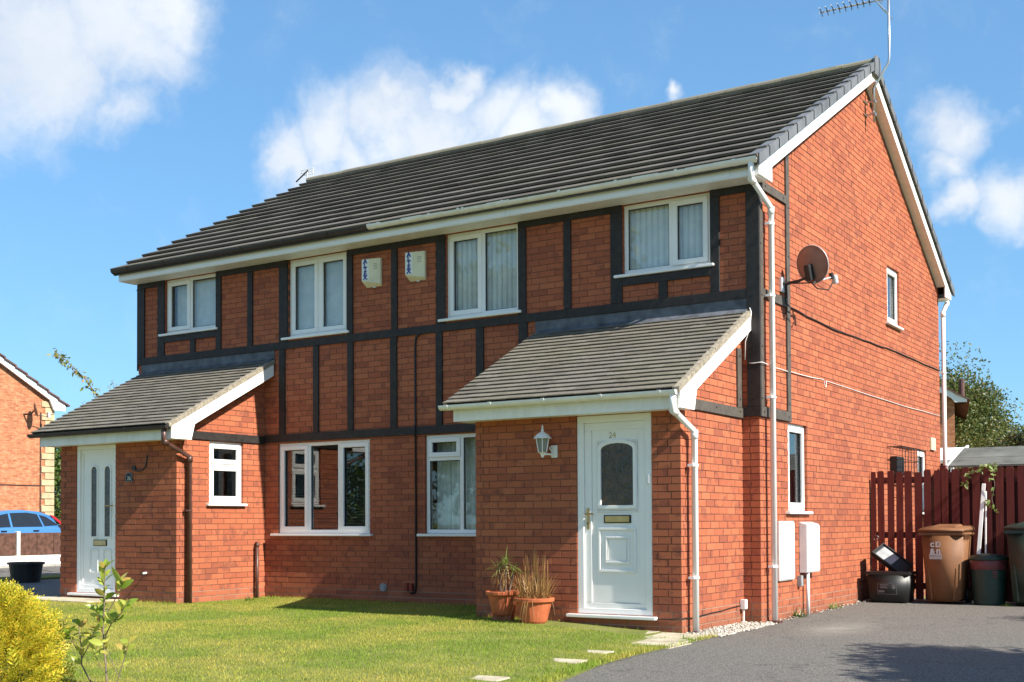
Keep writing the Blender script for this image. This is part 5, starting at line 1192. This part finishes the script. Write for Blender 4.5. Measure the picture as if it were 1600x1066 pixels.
gh = [(-1.12, .93), (-.42, 1.37), (.0, 1.445), (.5, 1.46), (1.05, 1.42), (1.5, 1.30), (1.80, .95)]
def gsec(x, k, zt): return [(y*k+.1*(1-k), .93+(z_-.93)*zt) for y, z_ in gh]
m = MB(); secs = [(-.80, 1, .0), (-.60, .93, .965), (-.5, .92, 1), (.5, .92, 1), (.60, .93, .965), (.80, 1, .0)]; R_ = [m.pts([(x, y, z_) for y, z_ in gsec(x, k, zt)]) for x, k, zt in secs]
for a, b_ in zip(R_, R_[1:]):
    for k in range(6): m.f.append((a+k, a+k+1, b_+k+1, b_+k))
m.build('roof', 'car_blue', CR, smooth=True)
def side_glass(P, name='window', mt='car_glass'):
    m = MB(); Q = []
    for y, z_ in P: Q.append((.80-.20*(z_-.93)/.50+.012, y, z_))
    i = m.pts(Q); j = m.pts([(x-.02, y, z_) for x, y, z_ in Q]); n_ = len(P); m.f.append(tuple(i+k for k in range(n_))); m.f.append(tuple(j+k for k in range(n_-1, -1, -1)))
    for k in range(n_): k2 = (k+1) % n_; m.f.append((i+k, i+k2, j+k2, j+k))
    m.build(name, mt, CR)
side_glass([(-.85, .97), (-.36, 1.30), (-.05, 1.36), (-.05, .97)]); side_glass([(.02, .97), (.02, 1.37), (.55, 1.385), (.88, 1.34), (.98, .99)]); side_glass([(1.04, 1.0), (.95, 1.32), (1.15, 1.27), (1.50, 1.03)])
side_glass([(1.42, 1.22), (1.30, 1.32), (1.42, 1.30), (1.72, 1.04), (1.62, 1.02)], 'tail_light', 'lamp_red')
m = MB(); m.box(.852, .875, .62, .80, .86, .89); m.box(.852, .875, -.40, -.22, .85, .88); m.build('door_handle', 'bolt', CR)
for x in (-.80, .80):
    for y in (-1.3, 1.25):
        m = MB(); m.tube([(x-.10, y, .31), (x+.09, y, .31)], .31, 20); wh = m.build('wheel', 'black_rubber', CR); m = MB(); m.tube([(x+(.091 if x > 0 else -.12), y, .31), (x+(.10 if x > 0 else -.101), y, .31)], .2, 16); m.build('rim', 'steel', wh)
# tub in the road
TB = tag(empty('tub', (-15.55, 1.9, .02)), 'large black plastic tub standing beyond the far porch', 'tub')
m = MB(); m.lathe([(.25, 0), (.26, .01), (.31, .34), (.345, .345), (.345, .385), (.315, .39), (.27, .06), (0.01, .05)], (0, 0, 0), 22); m.build('body', 'black_box', TB)
# shed
SH = tag(empty('shed', (2.3, 8, 0)), 'shed with grey felt roof behind the red fence', 'shed')
m = MB(); m.box(-1.75, 2.6, -.85, 1.2, 0, 1.93); m.build('wall', 'shed_wood', SH)
m = MB(); m.prism([(-1.02, 1.945), (0.12, 2.28), (1.3, 1.9), (1.3, 1.93), (.12, 2.31), (-1.02, 1.975)], 0, -1.88, 2.7); m.build('roof', 'felt', SH)
m = MB(); m.prism([(-.55, 2.088), (.0, 2.25), (.0, 2.28), (-.55, 2.118)], 0, -1.87, 2.69); m.build('felt_strip', 'felt', SH)
m = MB(); m.prism([(-1.03, 1.90), (.12, 2.235), (1.3, 1.86), (1.3, 1.94), (.12, 2.32), (-1.03, 1.985)], 0, -1.905, -1.882); m.build('bargeboard', 'upvc', SH)
# right-hand neighbour
RN = tag(empty('neighbour_house', (-3.2, 24, 0), .222), 'brick neighbour house with brown tiles seen behind the back corner', 'house')
m = MB(); m.box(-8, 0, 0, 7, -.1, 4.75); m.prism([(-8, 4.75), (0, 4.75), (-4, 7.0)], 1, 0.001, 7); m.build('wall', 'far_brick', RN)
for sg in (1, -1):
    k = (lambda x: x) if sg == 1 else (lambda x: -8-x)
    for r_ in range(12):
        a, b_ = .42-4.42*r_/12, .42-4.42*min(12, r_+1.1)/12; zq = lambda x: 4.78-.5625*x
        m = MB(); m.prism([(k(a), zq(a)+.07), (k(b_), zq(b_)+.03), (k(b_), zq(b_)+.07), (k(a), zq(a)+.11)], 1, -.25, 7.2); m.build('tile_course', 'nb_tile', RN)
    m = MB(); m.prism([(k(.34), 4.56), (k(.02), 4.56), (k(-.1), zq(-.1)-.14), (k(-4), zq(-4)-.14), (k(-4), zq(-4)+.05), (k(.34), zq(.34)+.05)], 1, -.20, -.15); m.build('bargeboard', 'upvc', RN)
m = MB(); m.tube([(.22, 1.0, 4.6), (.22, 1.0, 5.35)], .08, 10); m.build('vent_pipe', 'nb_tile', RN)
# white lean-to
LT = tag(empty('conservatory', (-1.12, 13, 0)), 'white lean-to conservatory roof beside the back corner', 'conservatory')
m = MB(); m.hexa([(-2, -.0, 2.30), (.34, .0, 2.30), (.34, 1.2, 2.62), (-2, 1.2, 2.62), (-2, 0, 2.36), (.34, 0, 2.36), (.34, 1.2, 2.68), (-2, 1.2, 2.68)]); m.build('roof', 'upvc', LT)
m = MB(); 
for i in range(6): x = -2+i*.46; m.hexa([(x, -.0, 2.361), (x+.05, .0, 2.361), (x+.05, 1.2, 2.681), (x, 1.2, 2.681), (x, 0, 2.40), (x+.05, 0, 2.40), (x+.05, 1.2, 2.72), (x, 1.2, 2.72)])
m.build('glazing_bar', 'upvc', LT)
m = MB(); m.box(-2, .28, .05, .1, 0, .7); m.build('wall', 'upvc', LT)
m = MB()
for x in (-2, -1.25, -.5, .22): m.box(x, x+.06, .04, .1, .7, 2.29)
m.box(-2, .28, .035, .105, 2.0, 2.08); m.build('frame', 'upvc', LT)
m = MB(); m.box(-1.99, .27, .06, .08, .7, 2.29); m.build('pane', 'car_glass', LT)
print('bricks', len(BR), 'objects', len(bpy.data.objects))
